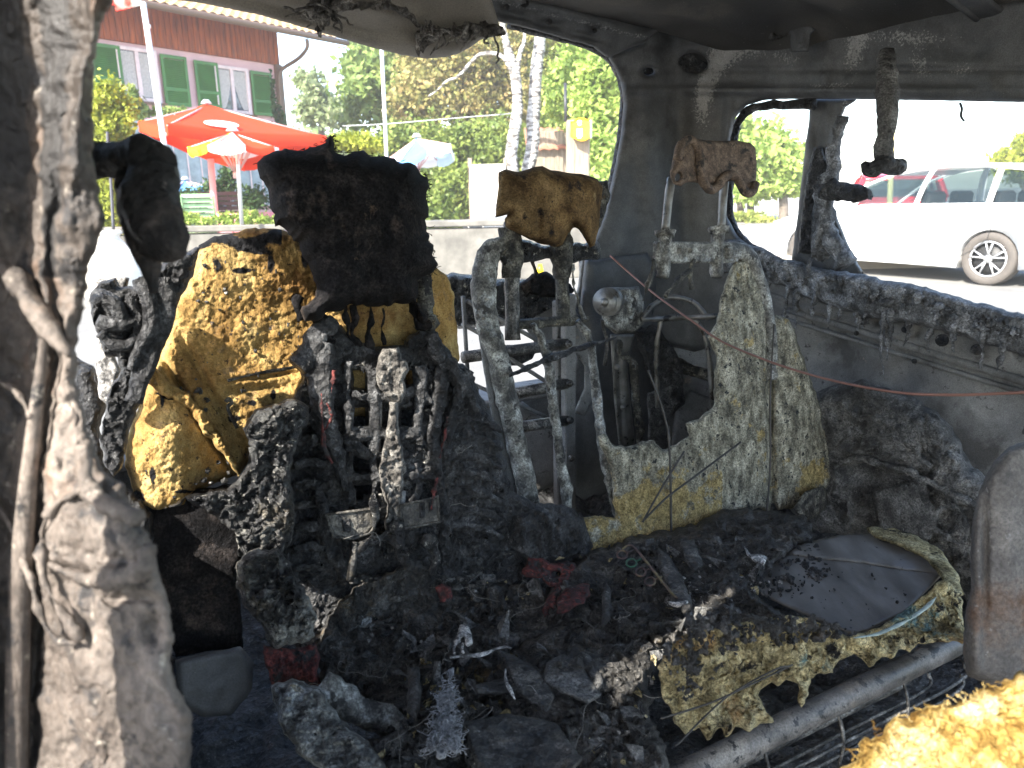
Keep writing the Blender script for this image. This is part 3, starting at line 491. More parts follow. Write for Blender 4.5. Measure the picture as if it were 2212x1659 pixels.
# belt retractor and upright channel
m = MB().relief([(1318, 622), (1380, 618), (1392, 660), (1392, 700), (1372, 718), (1330, 722), (1300, 700), (1296, 650)], off(SHELL, -.36), 3, .06, 8, .006, 40, 1.5, sd=68); m.build('retractor_box', M['pale_crust'], car)
m = MB(); c = pt(off(SHELL, -.43), 1314, 652); r_ = -ray(1314, 652); r_ = r_ / np.linalg.norm(r_) + NV * -.5
m.cyl(c, r_, .034, .03, 24); m.cyl(c + r_ * .01, r_, .026, .03, 24); m.cyl(c + r_ * .022, r_, .014, .02, 16, .006); m.build('retractor_drum', M['bare'], car)
m = MB(); UP = off(SHELL, -.30)
m.relief([(1318, 722), (1372, 722), (1356, 790), (1362, 860), (1372, 960), (1352, 968), (1336, 960), (1326, 860), (1322, 790)], UP, 3, .02, 6, .001, 20, .5, bul=[(1340, 850, 5, 120, -.012, -.05)]); m.cyl(pt(UP, 1333, 793, .02), ray(1333, 793), .008, .008, 12); m.cyl(pt(UP, 1346, 880, .02), ray(1346, 880), .008, .008, 12); m.build('belt_channel', M['bare'], car)
m = MB().tube(pts(off(UP, -.03), [(1338, 735), (1340, 768), (1356, 775), (1368, 790), (1372, 850), (1382, 920), (1378, 960)]), [.006, .007, .007, .011, .012, .011, .006], 8, 5, amp=.004, fr=60); m.build('brake_pipe', M['crust'], car)
m = MB().tube(pts(off(UP, -.1), [(1300, 690), (1305, 715), (1312, 740), (1306, 790)]), .006, 6, 5, flat=.3); m.build('belt_tongue', M['metal'], car)
m = MB()
for l in ([(1385, 690), (1468, 687), (1550, 683)], [(1420, 880), (1418, 780), (1424, 710), (1436, 688), (1480, 686), (1510, 700), (1530, 760), (1540, 880)], [(1386, 690), (1410, 660), (1450, 642), (1500, 655), (1530, 690)]):
    m = MB().tube(pts(off(SHELL, -.40), l), .0065, 8, 8, amp=.0015, fr=60); m.build('trim_hoop', M['bare'], car)
# ================================================================== SEATS
# ---- left seat: yellow foam back, black headrest, melted plastic rear shell
sl = thing('rear_seat_unit', CAR(.42, 1.05, .34), 'left burnt seat with yellow foam side, big black charred headrest and melted black grid shell', 'car seat')
fo = [(428, 528), (455, 512), (500, 505), (552, 492), (600, 492), (700, 540), (900, 570), (940, 572), (966, 594), (980, 640), (985, 700), (993, 780), (950, 820), (800, 900), (640, 900), (560, 960), (520, 1020), (430, 1060), (400, 1100), (330, 1112), (302, 1098), (285, 1050), (268, 1000), (280, 930), (300, 870), (322, 800), (350, 730), (378, 650), (410, 590)]
def fmask(x, y, b):
    k = .95 * np.exp(-((y - (520 + .0 * x + 10 * np.sin(x * .05))) / 20) ** 2) * (x < 610) * (x > 400)
    for bx, by, rx, ry in ((560, 540, 40, 14), (470, 575, 16, 22), (520, 585, 36, 9), (585, 570, 12, 24), (350, 866, 7, 22), (374, 860, 22, 6), (330, 1030, 9, 30), (440, 930, 8, 16), (400, 1062, 30, 6), (300, 1075, 16, 24), (545, 870, 14, 8), (590, 850, 8, 16), (505, 905, 24, 12), (640, 640, 14, 8), (660, 560, 12, 26)):
        k = np.maximum(k, .85 * np.exp(-((x - bx) / rx) ** 2 - ((y - by) / ry) ** 2))
    k = np.maximum(k, .30 * np.exp(-((x - 590) / 110) ** 2 - ((y - 660) / 100) ** 2)); k = np.maximum(k, .26 * np.exp(-((x - 380) / 60) ** 2 - ((y - 960) / 90) ** 2)); return k
m = MB().relief(fo, BACKL, 3.0, .09, 24, .005, 24, 3, sd=71, fine=.0014, gain=.62, bul=[(370, 960, 90, 120, .045, .2), (500, 700, 130, 130, .014), (430, 900, 8, 150, -.035, -.55), (470, 870, 10, 160, -.02, -.5), (345, 930, 60, 30, .012), (560, 815, 90, 5, -.012, -.12), (800, 690, 300, 100, -.03), (560, 840, 80, 12, -.01, -.1)], mask=fmask)
m.build('foam_pad', M['foam'], sl)
m = MB()
pf = [(300, 880), (420, 800), (500, 960), (500, 1040), (320, 1090)]
for i, (x, y) in enumerate(inside_pts(pf, 40)):
    m.lump(pt(BACKL, x, y, .058), rng.uniform(.001, .0042), .8, 2, 5, sq=rng.uniform(.5, 1.6, 3), sd=i)
for i, (x, y) in enumerate(inside_pts([(440, 560), (640, 560), (670, 760), (480, 900), (420, 700)], 60)):
    m.lump(pt(BACKL, x, y, .046), rng.uniform(.0008, .0026), .6, 2, 5, sq=rng.uniform(.5, 1.6, 3), sd=i)
tag(m.build('char_crumbs', M['char_gloss'], sl), kind='stuff')
m = MB().tube(pts(BACKL, [(492, 822), (560, 806), (610, 798), (662, 788)], .068), .0022, 6, 5, amp=.0008); m.tube(pts(BACKL, [(488, 868), (494, 862), (500, 870), (492, 880), (500, 900), (512, 925)], .075), .003, 6, 5, amp=.001); m.build('foam_wire', M['crust'], sl)
m = MB().relief([(318, 770), (332, 775), (340, 800), (352, 812), (372, 830), (410, 850), (452, 905), (492, 965), (522, 1020), (516, 1030), (480, 985), (440, 935), (400, 880), (350, 850), (318, 830), (308, 800)], off(BACKL, -.060), 2.6, .03, 9, .009, 45, 5, kind='ridge', sd=72, fine=.002, gain=.7); m.build('foam_ridge', M['foam'], sl)
# headrest
hr = [(556, 352), (570, 335), (600, 328), (640, 326), (672, 318), (700, 306), (716, 288), (722, 300), (722, 322), (745, 330), (775, 326), (800, 334), (830, 338), (852, 344), (880, 352), (905, 366), (924, 384), (930, 405), (918, 420), (922, 450), (921, 500), (932, 530), (944, 568), (930, 585), (915, 600), (905, 605), (905, 640), (922, 690), (916, 700), (892, 650), (870, 655), (838, 665), (800, 660), (760, 662), (715, 676), (690, 690), (662, 694), (650, 672), (668, 650), (684, 640), (682, 604), (668, 565), (650, 545), (634, 520), (622, 495), (592, 490), (588, 455), (574, 410), (562, 375)]
HRD = off(BACKL, -.10)
m = MB().relief(hr, HRD, 3.0, .17, 64, .007, 13, 6, sd=73, fine=.0016, lat=.002, bul=[(740, 430, 150, 80, .015), (820, 600, 60, 60, -.02), (700, 590, 60, 60, -.015), (790, 470, 30, 60, .008, .3)],
    mask=lambda x, y, b: .45 * np.exp(-((x - 800) / 50) ** 2 - ((y - 450) / 60) ** 2) + .5 * np.exp(-((x - 770) / 14) ** 2 - ((y - 562) / 10) ** 2) + .35 * np.exp(-((x - 850) / 40) ** 2 - ((y - 620) / 30) ** 2))
ed = np.array(hr)[:29]
for i in range(260):
    k = rng.integers(0, 28); p = ed[k] + (ed[k + 1] - ed[k]) * rng.random(); curl(m, pt(HRD, p[0] + rng.uniform(-4, 4), p[1] + rng.uniform(0, 8), .0), rng.uniform(.005, .018), .0006, 4, .9, 0, i)
m.build('headrest', M['char_fluff'], sl)
m = MB().tube(pts(off(BACKL, -.02), [(912, 560), (916, 640), (916, 710)]), [.016, .017, .018], 12, 5, amp=.003, fr=50); m.lump(pt(BACKL, 922, 702, .03), .02, .4, 2, 8); m.build('headrest_post', M['crust'], sl)
for l, r in (([(745, 660), (747, 685), (755, 705), (752, 725), (770, 745)], .004), ([(762, 658), (768, 690), (760, 720), (775, 745), (778, 770)], .005), ([(800, 660), (803, 690), (795, 720), (800, 750), (790, 770)], [.003, .006, .005, .007, .005]), ([(828, 665), (830, 690), (824, 710), (832, 745)], .002), ([(700, 680), (690, 700), (700, 730), (720, 760)], .01), ([(890, 650), (900, 690), (912, 705), (930, 702)], .006), ([(655, 690), (640, 660), (648, 640)], .008)):
    MB().tube(pts(off(BACKL, -.075), l), r, 7, 6, amp=.003, fr=80).build('melted_strand', M['char_fluff'], sl)
# shell
sh = [(690, 700), (712, 690), (735, 705), (770, 740), (810, 748), (870, 745), (885, 720), (905, 712), (945, 718), (965, 760), (990, 785), (1022, 800), (1035, 840), (1060, 890), (1078, 940), (1090, 1000), (1112, 1060), (1150, 1085), (1190, 1085), (1240, 1100), (1268, 1150), (1280, 1180), (1262, 1205), (1210, 1225), (1150, 1260), (1100, 1280), (1000, 1300), (800, 1330), (690, 1400), (640, 1400), (610, 1330), (560, 1200), (540, 1080), (520, 1060), (530, 1010), (545, 960), (525, 925), (560, 880), (610, 868), (640, 850), (650, 790), (668, 770), (676, 730)]
SHS = off(BACKL, -.055)
win = [[(762, 800), (788, 802), (788, 838), (764, 836)], [(764, 880), (788, 880), (788, 922), (764, 922)], [(868, 885), (898, 884), (896, 922), (868, 922)], [(760, 985), (800, 985), (798, 1015), (764, 1018)], [(876, 800), (900, 798), (896, 828), (878, 832)], [(920, 855), (935, 848), (938, 870), (922, 874)], [(762, 1048), (802, 1048), (800, 1078), (762, 1080)]]
grb = [(665, 1050, 30, 160, -.05), (770, 1120, 60, 60, -.02), (1010, 1000, 50, 120, .02), (845, 900, 30, 200, .012)]
m = MB().relief(sh, SHS, 3.0, .06, 18, .006, 14, 5, kind='ridge', sd=75, fine=.003, lat=.005, holes=win, bul=grb, mask=lambda x, y, b: .42 * np.exp(-((x - 1120) / 90) ** 2 - ((y - 1160) / 90) ** 2) * 0 + .12 * fbm(b, 14, 3, 8))
m.build('rear_shell', M['char'], sl)
m = MB().relief([(660, 740), (960, 760), (1060, 1000), (1000, 1250), (640, 1300), (590, 1000)], off(BACKL, .03), 8, .02, 10, .002, 20, 1); m.build('shell_backing', M['char'], sl)
def sltube(name, items, material, o=-.10, amp=.006, fr=55):
    m = MB()
    for l, r in items: m.tube(pts(off(BACKL, o), l), r, 9, 6, amp=amp, fr=fr)
    return m
sltube('', [([(640, 790), (668, 760), (690, 720), (720, 690)], [.016, .018, .016, .01]), ([(700, 740), (690, 800), (700, 860), (708, 930), (730, 990), (745, 1060)], [.016, .020, .018, .016, .012, .009]), ([(960, 770), (950, 840), (940, 900), (936, 970), (950, 1050), (960, 1130), (962, 1220)], [.012, .014, .012, .011, .010, .009, .006]), ([(1010, 800), (985, 860), (968, 930), (960, 1000)], [.014, .012, .008, .004]), ([(690, 1050), (700, 1110), (712, 1160), (730, 1210), (752, 1258)], [.006, .010, .012, .012, .006]), ([(930, 720), (960, 780), (1000, 830), (1030, 900)], [.012, .016, .016, .010]), ([(900, 1000), (905, 1060), (880, 1090)], .006), ([(745, 940), (770, 970), (810, 985), (850, 975), (900, 985)], .009), ([(760, 850), (800, 860), (850, 852), (900, 846), (930, 870)], .008), ([(752, 780), (750, 880), (754, 1000), (752, 1090)], .008), ([(806, 800), (808, 900), (806, 1040)], .009), ([(905, 790), (908, 880), (903, 960)], .009), ([(750, 940), (800, 934), (850, 938), (905, 936)], .010), ([(752, 1032), (800, 1030), (850, 1034)], .009), ([(862, 1034), (900, 1028), (945, 1030)], .009)], 0).build('melted_rib', M['char'], sl)
for y in (905, 950, 998, 1045, 1090, 1135, 1180, 1222):
    m = MB(); m.tube(pts(off(BACKL, -.085), [(635, y + 8), (665, y), (705, y + 4)]), [.006, .007, .005], 7, 5, amp=.003, fr=70); m.build('shell_slat', M['char'], sl)
for y in (905, 945, 985, 1022, 1060, 1098, 1135): m = MB(); m.tube(pts(off(BACKL, -.098), [(965, y + 4), (1000, y), (1040, y + 4), (1085, y + 26)]), [.005, .008, .008, .004], 7, 5, amp=.004, fr=70); m.build('shell_slat', M['char'], sl)
# pale ash strip down the middle
m = MB().relief([(826, 752), (862, 748), (868, 775), (880, 778), (884, 800), (872, 820), (880, 850), (868, 872), (845, 868), (820, 842), (812, 820), (816, 780)], off(BACKL, -.105), 3, .03, 8, .007, 40, 2.5, kind='ridge', sd=76, fine=.002)
m.relief([(836, 862), (862, 868), (858, 900), (862, 940), (870, 975), (878, 1010), (872, 1045), (866, 1075), (870, 1120), (862, 1155), (850, 1160), (846, 1120), (838, 1150), (828, 1140), (836, 1090), (824, 1060), (818, 1010), (826, 985), (832, 930), (838, 900)], off(BACKL, -.10), 2.8, .03, 8, .011, 35, 3.5, kind='ridge', sd=176, fine=.002, lat=.003, mask=lambda x, y, b: .45 * np.exp(-((x - 846 - 6 * np.sin(y * .03)) / 5) ** 2) + .25 * (y > 1050))
m.build('ash_strip', M['ash'], sl)
for a, b in (((817, 868), (814, 950)), ((851, 880), (851, 925)), ((868, 1060), (866, 1115))):
    m = MB().tube(pts(off(BACKL, -.10), [a, b]), .007, 4, 1, smooth=False); m.build('guide_rail', M['soot_light'], sl)
# two moulded plates
def plate(poly, slots, o=-.115):
    m = MB().relief(poly, off(BACKL, o), 2.6, .012, 4, .0008, 30, .3)
    m.tube(pts(off(BACKL, o - .008), poly + [poly[0]]), .0022, 5, 1, smooth=False)
    m.build('moulded_plate', M['plate'], sl)
    q = MB()
    for s in slots: q.relief(s, off(BACKL, o - .006), 2.5, .006, 3, 0, 30, 0)
    q.build('plate_slot', M['char'], sl)
M['plate'] = mat('moulded_plastic', [(.36, (.02, .018, .015)), (.5, (.055, .05, .042)), (.64, (.12, .112, .095))], 30, 7, (.3, .6), .8, 140, dist=.006, spots=[((.012, .012, .012), 40, .53, .06)], grain=G1)
plate([(864, 1092), (946, 1072), (950, 1128), (872, 1142), (866, 1120)], [[(905, 1086), (918, 1084), (918, 1118), (906, 1120)], [(925, 1080), (934, 1078), (936, 1104), (926, 1106)]])
plate([(704, 1112), (800, 1098), (812, 1132), (798, 1152), (762, 1164), (720, 1160)], [[(738, 1122), (756, 1120), (760, 1148), (742, 1150)]])
m = MB().tube(pts(off(BACKL, -.13), [(764, 1170), (762, 1215), (756, 1256)]), [.006, .007, .007], 4, 3, smooth=False, flat=.4); m.build('moulded_tongue', M['plate'], sl)
sltube('', [([(860, 1130), (845, 1150), (800, 1168), (770, 1190)], [.010, .008, .006, .003]), ([(852, 1130), (858, 1180), (876, 1210), (905, 1230)], [.014, .010, .009, .012]), ([(800, 1165), (812, 1120), (806, 1080), (812, 1040)], [.004, .006, .005, .004]), ([(915, 1180), (935, 1160), (940, 1200), (930, 1240)], [.006, .009, .007, .005])], 0, -.13).build('melted_bracket', M['char_gloss'], sl)
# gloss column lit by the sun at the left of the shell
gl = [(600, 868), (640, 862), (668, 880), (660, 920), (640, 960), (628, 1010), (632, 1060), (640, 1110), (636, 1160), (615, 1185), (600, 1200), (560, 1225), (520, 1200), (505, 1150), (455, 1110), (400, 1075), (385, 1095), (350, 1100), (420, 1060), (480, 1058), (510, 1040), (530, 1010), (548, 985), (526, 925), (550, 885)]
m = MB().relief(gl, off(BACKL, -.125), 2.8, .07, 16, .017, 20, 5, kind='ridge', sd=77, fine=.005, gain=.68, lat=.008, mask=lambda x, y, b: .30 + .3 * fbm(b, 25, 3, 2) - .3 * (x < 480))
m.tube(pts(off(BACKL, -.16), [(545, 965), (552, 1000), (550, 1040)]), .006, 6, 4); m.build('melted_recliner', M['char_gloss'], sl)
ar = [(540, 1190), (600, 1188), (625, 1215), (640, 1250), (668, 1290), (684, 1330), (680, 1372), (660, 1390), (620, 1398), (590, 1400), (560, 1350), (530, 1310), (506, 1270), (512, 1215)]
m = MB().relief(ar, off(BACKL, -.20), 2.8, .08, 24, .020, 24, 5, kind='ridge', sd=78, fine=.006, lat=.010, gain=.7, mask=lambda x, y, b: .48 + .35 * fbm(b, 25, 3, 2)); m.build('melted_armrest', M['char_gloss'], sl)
m = MB().relief([(290, 1060), (400, 1060), (540, 1040), (560, 1150), (510, 1230), (520, 1300), (525, 1400), (460, 1405), (380, 1420), (345, 1300)], off(BACKL, -.03), 5, .03, 10, .004, 25, 2, sd=79); m.build('seat_side_cloth', M['char_fluff'], sl)
m = MB().relief([(378, 1425), (455, 1408), (520, 1396), (548, 1430), (545, 1490), (500, 1545), (440, 1550), (380, 1520)], off(BACKL, -.10), 5, .05, 16, .003, 16, 1, sd=80); m.build('side_cover', M['soot'], sl)
m = MB().relief([(585, 1482), (640, 1466), (690, 1486), (735, 1550), (800, 1610), (870, 1700), (900, 1780), (800, 1780), (720, 1690), (650, 1630), (606, 1570)], lambda px, py: .98 - .0006 * (py - 1500) + 0 * px, 3, .06, 20, .012, 22, 5, kind='ridge', sd=81, fine=.005, mask=lambda x, y, b: .62 * np.exp(-((x - 680) / 50) ** 2 - ((y - 1520) / 60) ** 2) + .1)
m.tube(dpts([(690, 1480, 1.0), (760, 1530, 1.0), (840, 1560, 1.02), (900, 1600, 1.0)]), [.02, .02, .018, .016], 10, 6, amp=.006, fr=50); m.build('cushion_frame', M['pale_crust'], sl)
# cushion rubble (left and middle seats share the burnt heap: two meshes)
RB = smin(SEATZ, off(BACKL, -.06), k=.10)
rl = [(640, 1400), (700, 1350), (740, 1290), (800, 1240), (900, 1220), (1000, 1240), (1100, 1260), (1180, 1280), (1200, 1360), (1100, 1420), (1010, 1420), (960, 1460), (960, 1560), (880, 1600), (800, 1580), (720, 1520), (690, 1450)]
m = MB().relief(rl, RB, 3.0, .10, 20, .020, 12, 6, kind='ridge', sd=82, fine=.0045, lat=.010, bul=[(800, 1400, 100, 60, -.02)])
scatter(m, [(760, 1240), (1150, 1260), (1100, 1400), (760, 1340)], RB, 160, .0015, .007, .9, o=.055); m.build('seat_cushion', M['heap'], sl)
# ---- black cloth hanging at the far left
cl = [(322, 590), (360, 560), (405, 545), (432, 532), (420, 590), (392, 640), (360, 720), (342, 780), (325, 800), (318, 830), (300, 880), (280, 930), (262, 1010), (246, 1030), (226, 1000), (215, 950), (228, 880), (240, 840), (262, 800), (255, 770), (228, 770), (212, 730), (200, 690), (196, 650), (206, 620), (222, 604), (250, 600), (262, 620), (290, 620), (300, 600)]
CLD = off(BACKL, -.16)
m = MB().relief(cl, CLD, 3.2, .05, 14, .010, 16, 3, kind='ridge', sd=83, fine=.002, lat=.006, mask=lambda x, y, b: .15 * fbm(b, 12, 3, 3))
for l, r in (([(200, 655), (215, 640), (240, 650), (262, 680), (268, 700)], [.008, .014, .015, .013, .008]), ([(212, 690), (240, 700), (275, 695), (300, 680)], [.010, .014, .012, .005]), ([(215, 720), (245, 745), (275, 745), (295, 720)], [.008, .012, .011, .005]), ([(300, 600), (320, 640), (330, 700), (300, 760), (285, 800)], [.012, .018, .018, .014, .010]), ([(345, 600), (352, 660), (335, 730), (310, 800), (290, 870)], [.012, .016, .015, .013, .010]), ([(280, 640), (300, 690), (298, 730)], [.007, .010, .007])):
    m.tube(pts(off(CLD, -.035), l), r, 10, 7, amp=.003, fr=40, flat=.6)
cloth = m.build('hanging_cloth', M['char'])
tag(cloth, 'crumpled black charred cloth hanging beside the yellow foam at the far left', 'burnt cloth')
m = MB().relief([(200, 600), (278, 600), (270, 680), (245, 760), (262, 800), (250, 840), (240, 880), (215, 860), (208, 790), (212, 700)], off(CLD, .06), 4, .03, 8, .004, 30, 2, sd=84); o = m.build('lining_scrap', M['white_scrap']); tag(o, 'grey-white lining scrap showing under the crumpled black cloth', 'scrap')
m = MB().relief([(160, 770), (200, 790), (235, 860), (215, 930), (240, 1030), (290, 1060), (330, 1110), (340, 1400), (380, 1420), (380, 1700), (150, 1700), (150, 900)], off(CLD, .12), 7, .06, 20, .014, 14, 4, kind='ridge', sd=85); m.build('side_trim_heap', M['char'], car)

# ---- middle seat
smid = thing('rear_seat_unit', CAR(.85, 1.1, .34), 'middle burnt seat stripped to its crusted frame tube, springs and brown scorched headrest foam', 'car seat')
mh = [(1076, 372), (1090, 366), (1120, 372), (1150, 362), (1172, 358), (1190, 368), (1220, 372), (1260, 376), (1290, 386), (1302, 405), (1298, 440), (1292, 500), (1285, 530), (1275, 535), (1262, 515), (1250, 495), (1240, 490), (1228, 505), (1215, 530), (1200, 533), (1160, 525), (1120, 505), (1092, 490), (1090, 472), (1100, 462), (1070, 470), (1072, 440), (1076, 410)]
MHD = off(BACKM, -.04)
m = MB().relief(mh, MHD, 3.2, .11, 26, .003, 22, 1, sd=90, fine=.0012, bul=[(1190, 430, 60, 60, .012), (1245, 470, 16, 30, .008), (1090, 430, 12, 50, -.008), (1165, 480, 6, 40, -.008)], mask=lambda x, y, b: .5 * np.exp(-((x - 1285) / 8) ** 2 - ((y - 425) / 30) ** 2)); m.build('headrest', M['foam_brown'], smid)
for x in (1106, 1216):
    m = MB().tube(pts(off(BACKM, .0), [(x - 4, 480), (x - 2, 560), (x, 640), (x + 2, 735 if x < 1200 else 705)]), [.014, .0145, .0145, .015], 10, 4, amp=.002, fr=80); m.build('headrest_post', M['crust'] if x > 1200 else M['metal'], smid)
    m = MB().tube(pts(off(BACKM, -.01), [(x - 4, 495), (x - 3, 540), (x - 1, 600)]), [.022, .024, .018], 10, 4, amp=.006, fr=60); m.build('post_sleeve', M['crust'], smid)
m = MB().relief([(1088, 500), (1120, 512), (1170, 530), (1250, 525), (1290, 520), (1300, 545), (1290, 560), (1240, 568), (1180, 560), (1120, 566), (1090, 550)], off(BACKM, .02), 3, .05, 9, .008, 40, 3, kind='ridge', sd=91, fine=.002); m.build('top_crossmember', M['char_gloss'], smid)
m = MB().tube(pts(BACKM, [(1110, 535), (1080, 535), (1056, 550), (1046, 590), (1046, 650), (1056, 710), (1075, 770), (1092, 850), (1112, 940), (1130, 1020), (1148, 1100), (1155, 1140)]), [.018, .021, .023, .024, .024, .023, .022, .022, .021, .021, .020, .018], 16, 8, amp=.0025, fr=70); m.build('frame_tube', M['pale_crust'], smid)
m = MB().relief([(1030, 700), (1062, 708), (1080, 790), (1092, 860), (1098, 960), (1118, 1060), (1130, 1090), (1095, 1040), (1066, 930), (1048, 820)], off(BACKM, .02), 3, .012, 5, .002, 30, 1, holes=[el(1075, 868, 6, 10)], sd=92); m.relief([(1026, 560), (1036, 546), (1042, 600), (1040, 700), (1028, 700)], off(BACKM, .02), 3, .02, 5, .001, 30, .6); m.build('frame_channel', M['soot_light'], smid)
for l, r in (([(1150, 700), (1168, 730), (1182, 770), (1190, 830), (1198, 900), (1210, 990), (1222, 1050), (1226, 1105)], [.006, .008, .009, .010, .010, .010, .013, .008]), ([(1246, 694), (1268, 720), (1278, 760), (1286, 830), (1298, 930), (1310, 1020), (1322, 1070), (1334, 1118)], [.007, .008, .008, .010, .011, .008, .007, .008]), ([(1238, 570), (1240, 620), (1262, 690)], .003)):
    m = MB().tube(pts(off(BACKM, -.03), l), r, 8, 8, amp=.003, fr=100); m.build('back_spring', M['pale_crust'], smid)
m = MB().tube(pts(BACKM, [(1108, 702), (1170, 697), (1240, 692), (1270, 690)]), [.010, .010, .010, .006], 8, 5, amp=.002, fr=60); m.build('spring_bar', M['crust'], smid)
m = MB().tube(pts(off(BACKM, -.05), [(1100, 812), (1150, 790), (1200, 770), (1260, 750), (1330, 730)]), [.004, .006, .006, .005, .003], 7, 6, amp=.003, fr=80); m.build('burnt_cable', M['char'], smid)
mc = [(1180, 1270), (1260, 1200), (1350, 1165), (1500, 1130), (1560, 1100), (1660, 1100), (1740, 1120), (1770, 1160), (1700, 1200), (1640, 1250), (1640, 1290), (1720, 1350), (1600, 1350), (1500, 1350), (1440, 1400), (1400, 1480), (1410, 1560), (1440, 1620), (1470, 1780), (700, 1780), (760, 1620), (900, 1560), (950, 1470), (1010, 1420), (1120, 1400), (1180, 1340)]
RM_ = smin(SEATZ, off(BACKM, -.05), k=.12)
m = MB().relief(mc, RM_, 3.2, .12, 26, .026, 11, 8, kind='ridge', sd=93, fine=.005, lat=.012, bul=[(1060, 1530, 30, 40, -.09), (1230, 1450, 100, 50, .04), (1150, 1600, 90, 50, .04), (1400, 1300, 60, 40, .02), (1000, 1640, 40, 60, -.05), (1600, 1180, 90, 40, .02)], mask=lambda x, y, b: .13 * fbm(b, 10, 3, 8))
scatter(m, [(1180, 1280), (1500, 1160), (1640, 1200), (1640, 1340), (1440, 1390), (1200, 1460)], RM_, 350, .0015, .008, .9, o=.06)
scatter(m, [(980, 1460), (1380, 1440), (1400, 1659), (800, 1659)], RM_, 120, .002, .010, .9, o=.055, sd=99)
m.build('seat_cushion', M['heap'], smid)
# slabs of melted plastic lying in the heap
def slab(poly, o, name, mt, par=None, surf=RM_, **k):
    a = dict(step=3, thick=.03, rnd=10, amp=.006, fr=30, rag=2, sd=int(poly[0][0])); a.update(k); m = MB().relief(poly, off(surf, -o), **a); return m.build(name, mt, par)
slab([(1240, 1110), (1260, 1120), (1278, 1170), (1270, 1210), (1200, 1220), (1130, 1230), (1090, 1180), (1110, 1110), (1160, 1085)], .05, 'melted_lump', M['char'], smid, thick=.09, rnd=30, amp=.014, kind='ridge', surf=BACKL)
for poly in ([(1180, 1430), (1220, 1410), (1262, 1440), (1300, 1500), (1270, 1520), (1220, 1500), (1170, 1470)], [(1255, 1405), (1290, 1430), (1306, 1470), (1290, 1500), (1270, 1460)], [(1300, 1290), (1310, 1250), (1320, 1280), (1316, 1340), (1300, 1360)], [(1020, 1480), (1100, 1460), (1180, 1470), (1160, 1490), (1080, 1500), (1030, 1500)], [(1070, 1400), (1160, 1440), (1200, 1500), (1180, 1540), (1120, 1500)], [(1420, 1180), (1445, 1200), (1478, 1250), (1496, 1310), (1480, 1330), (1450, 1290), (1425, 1230)], [(1470, 1170), (1500, 1165), (1520, 1220), (1500, 1240), (1478, 1210)], [(880, 1440), (905, 1440), (912, 1500), (900, 1560), (880, 1540)], [(1000, 1560), (1100, 1540), (1200, 1560), (1260, 1640), (1200, 1700), (1040, 1700)]):
    slab(poly, .10, 'melted_flake', M['veiled'] if poly[0][0] in (1255, 1180) else M['heap'], smid, thick=.035, amp=.008)

# ---- right seat
sr = thing('rear_seat_unit', CAR(1.3, 1.05, .34), 'right burnt seat with bare rusty headrest plate, greyish foam back and foam-fringed seat pan', 'car seat')
rh = [(1447, 372), (1456, 330), (1470, 306), (1488, 297), (1510, 300), (1520, 303), (1560, 304), (1590, 303), (1604, 306), (1620, 308), (1632, 320), (1634, 345), (1634, 380), (1628, 410), (1616, 420), (1604, 414), (1596, 395), (1586, 388), (1560, 395), (1530, 400), (1500, 394), (1482, 394), (1470, 402), (1456, 398), (1449, 385)]
RHD = off(BACKR, -.05)
m = MB().relief(rh, RHD, 3, .03, 10, .0015, 25, .8, sd=101, bul=[(1480, 340, 16, 40, .012, .3), (1590, 350, 60, 30, -.01)], holes=[el(1463, 383, 5, 9, .3)]); m.build('headrest_plate', M['rust'], sr)
m = MB().tube(pts(off(RHD, -.02), [(1462, 345), (1472, 312), (1490, 302), (1500, 310), (1510, 335), (1512, 370), (1520, 396), (1535, 410), (1550, 402), (1560, 388), (1576, 378), (1590, 384), (1600, 400), (1612, 416), (1626, 412), (1632, 395)]), .0095, 10, 6, amp=.001, fr=60); m.build('headrest_wire', M['rust'], sr)
for x0, x1, y1 in ((1450, 1437, 500), (1566, 1558, 495)):
    m = MB().tube(pts(BACKR, [(x0, 385), ((x0 + x1) / 2 - 1, 440), (x1, y1)]), .0095, 10, 4, amp=.0006); m.build('headrest_post', M['bare'], sr)
for x, y0, y1 in ((1437, 498, 600), (1552, 490, 598)):
    m = MB().tube(pts(BACKR, [(x, y0), (x, y0 + 12), (x - 1, y0 + 16), (x - 4, y1 - 20), (x - 6, y1)]), [.022, .020, .015, .015, .012], 12, 3, amp=.003, fr=90); m.build('post_sleeve', M['pale_crust'], sr)
m = MB().box((pt(BACKR, 1415, 545, 0) + pt(BACKR, 1590, 546, 0)) / 2, (.235, .02, .045), [(pt(BACKR, 1590, 545) - pt(BACKR, 1415, 545)) / np.linalg.norm(pt(BACKR, 1590, 545) - pt(BACKR, 1415, 545)), MV, ZV], .004)
for x in (1468, 1490): m.cyl(pt(BACKR, x, 541, .015), ray(x, 541), .006, .006, 10)
m.build('frame_crossmember', M['pale_crust'], sr)
m = MB().tube(pts(BACKR, [(1560, 545), (1595, 542), (1616, 556), (1630, 590), (1645, 630), (1662, 720), (1668, 820)]), [.018, .019, .020, .019, .018, .016, .014], 12, 6, amp=.001, fr=60); m.build('frame_tube', M['pale_crust'], sr)
for l in ([(1412, 560), (1408, 590), (1398, 620), (1390, 650)], [(1500, 560), (1490, 590), (1495, 625)], [(1436, 640), (1470, 600), (1500, 575)]): m = MB(); m.tube(pts(off(BACKR, -.01), l), [.004, .006, .005, .002][:len(l)], 6, 5, amp=.003, fr=80); m.build('melted_strand', M['crust'], sr)
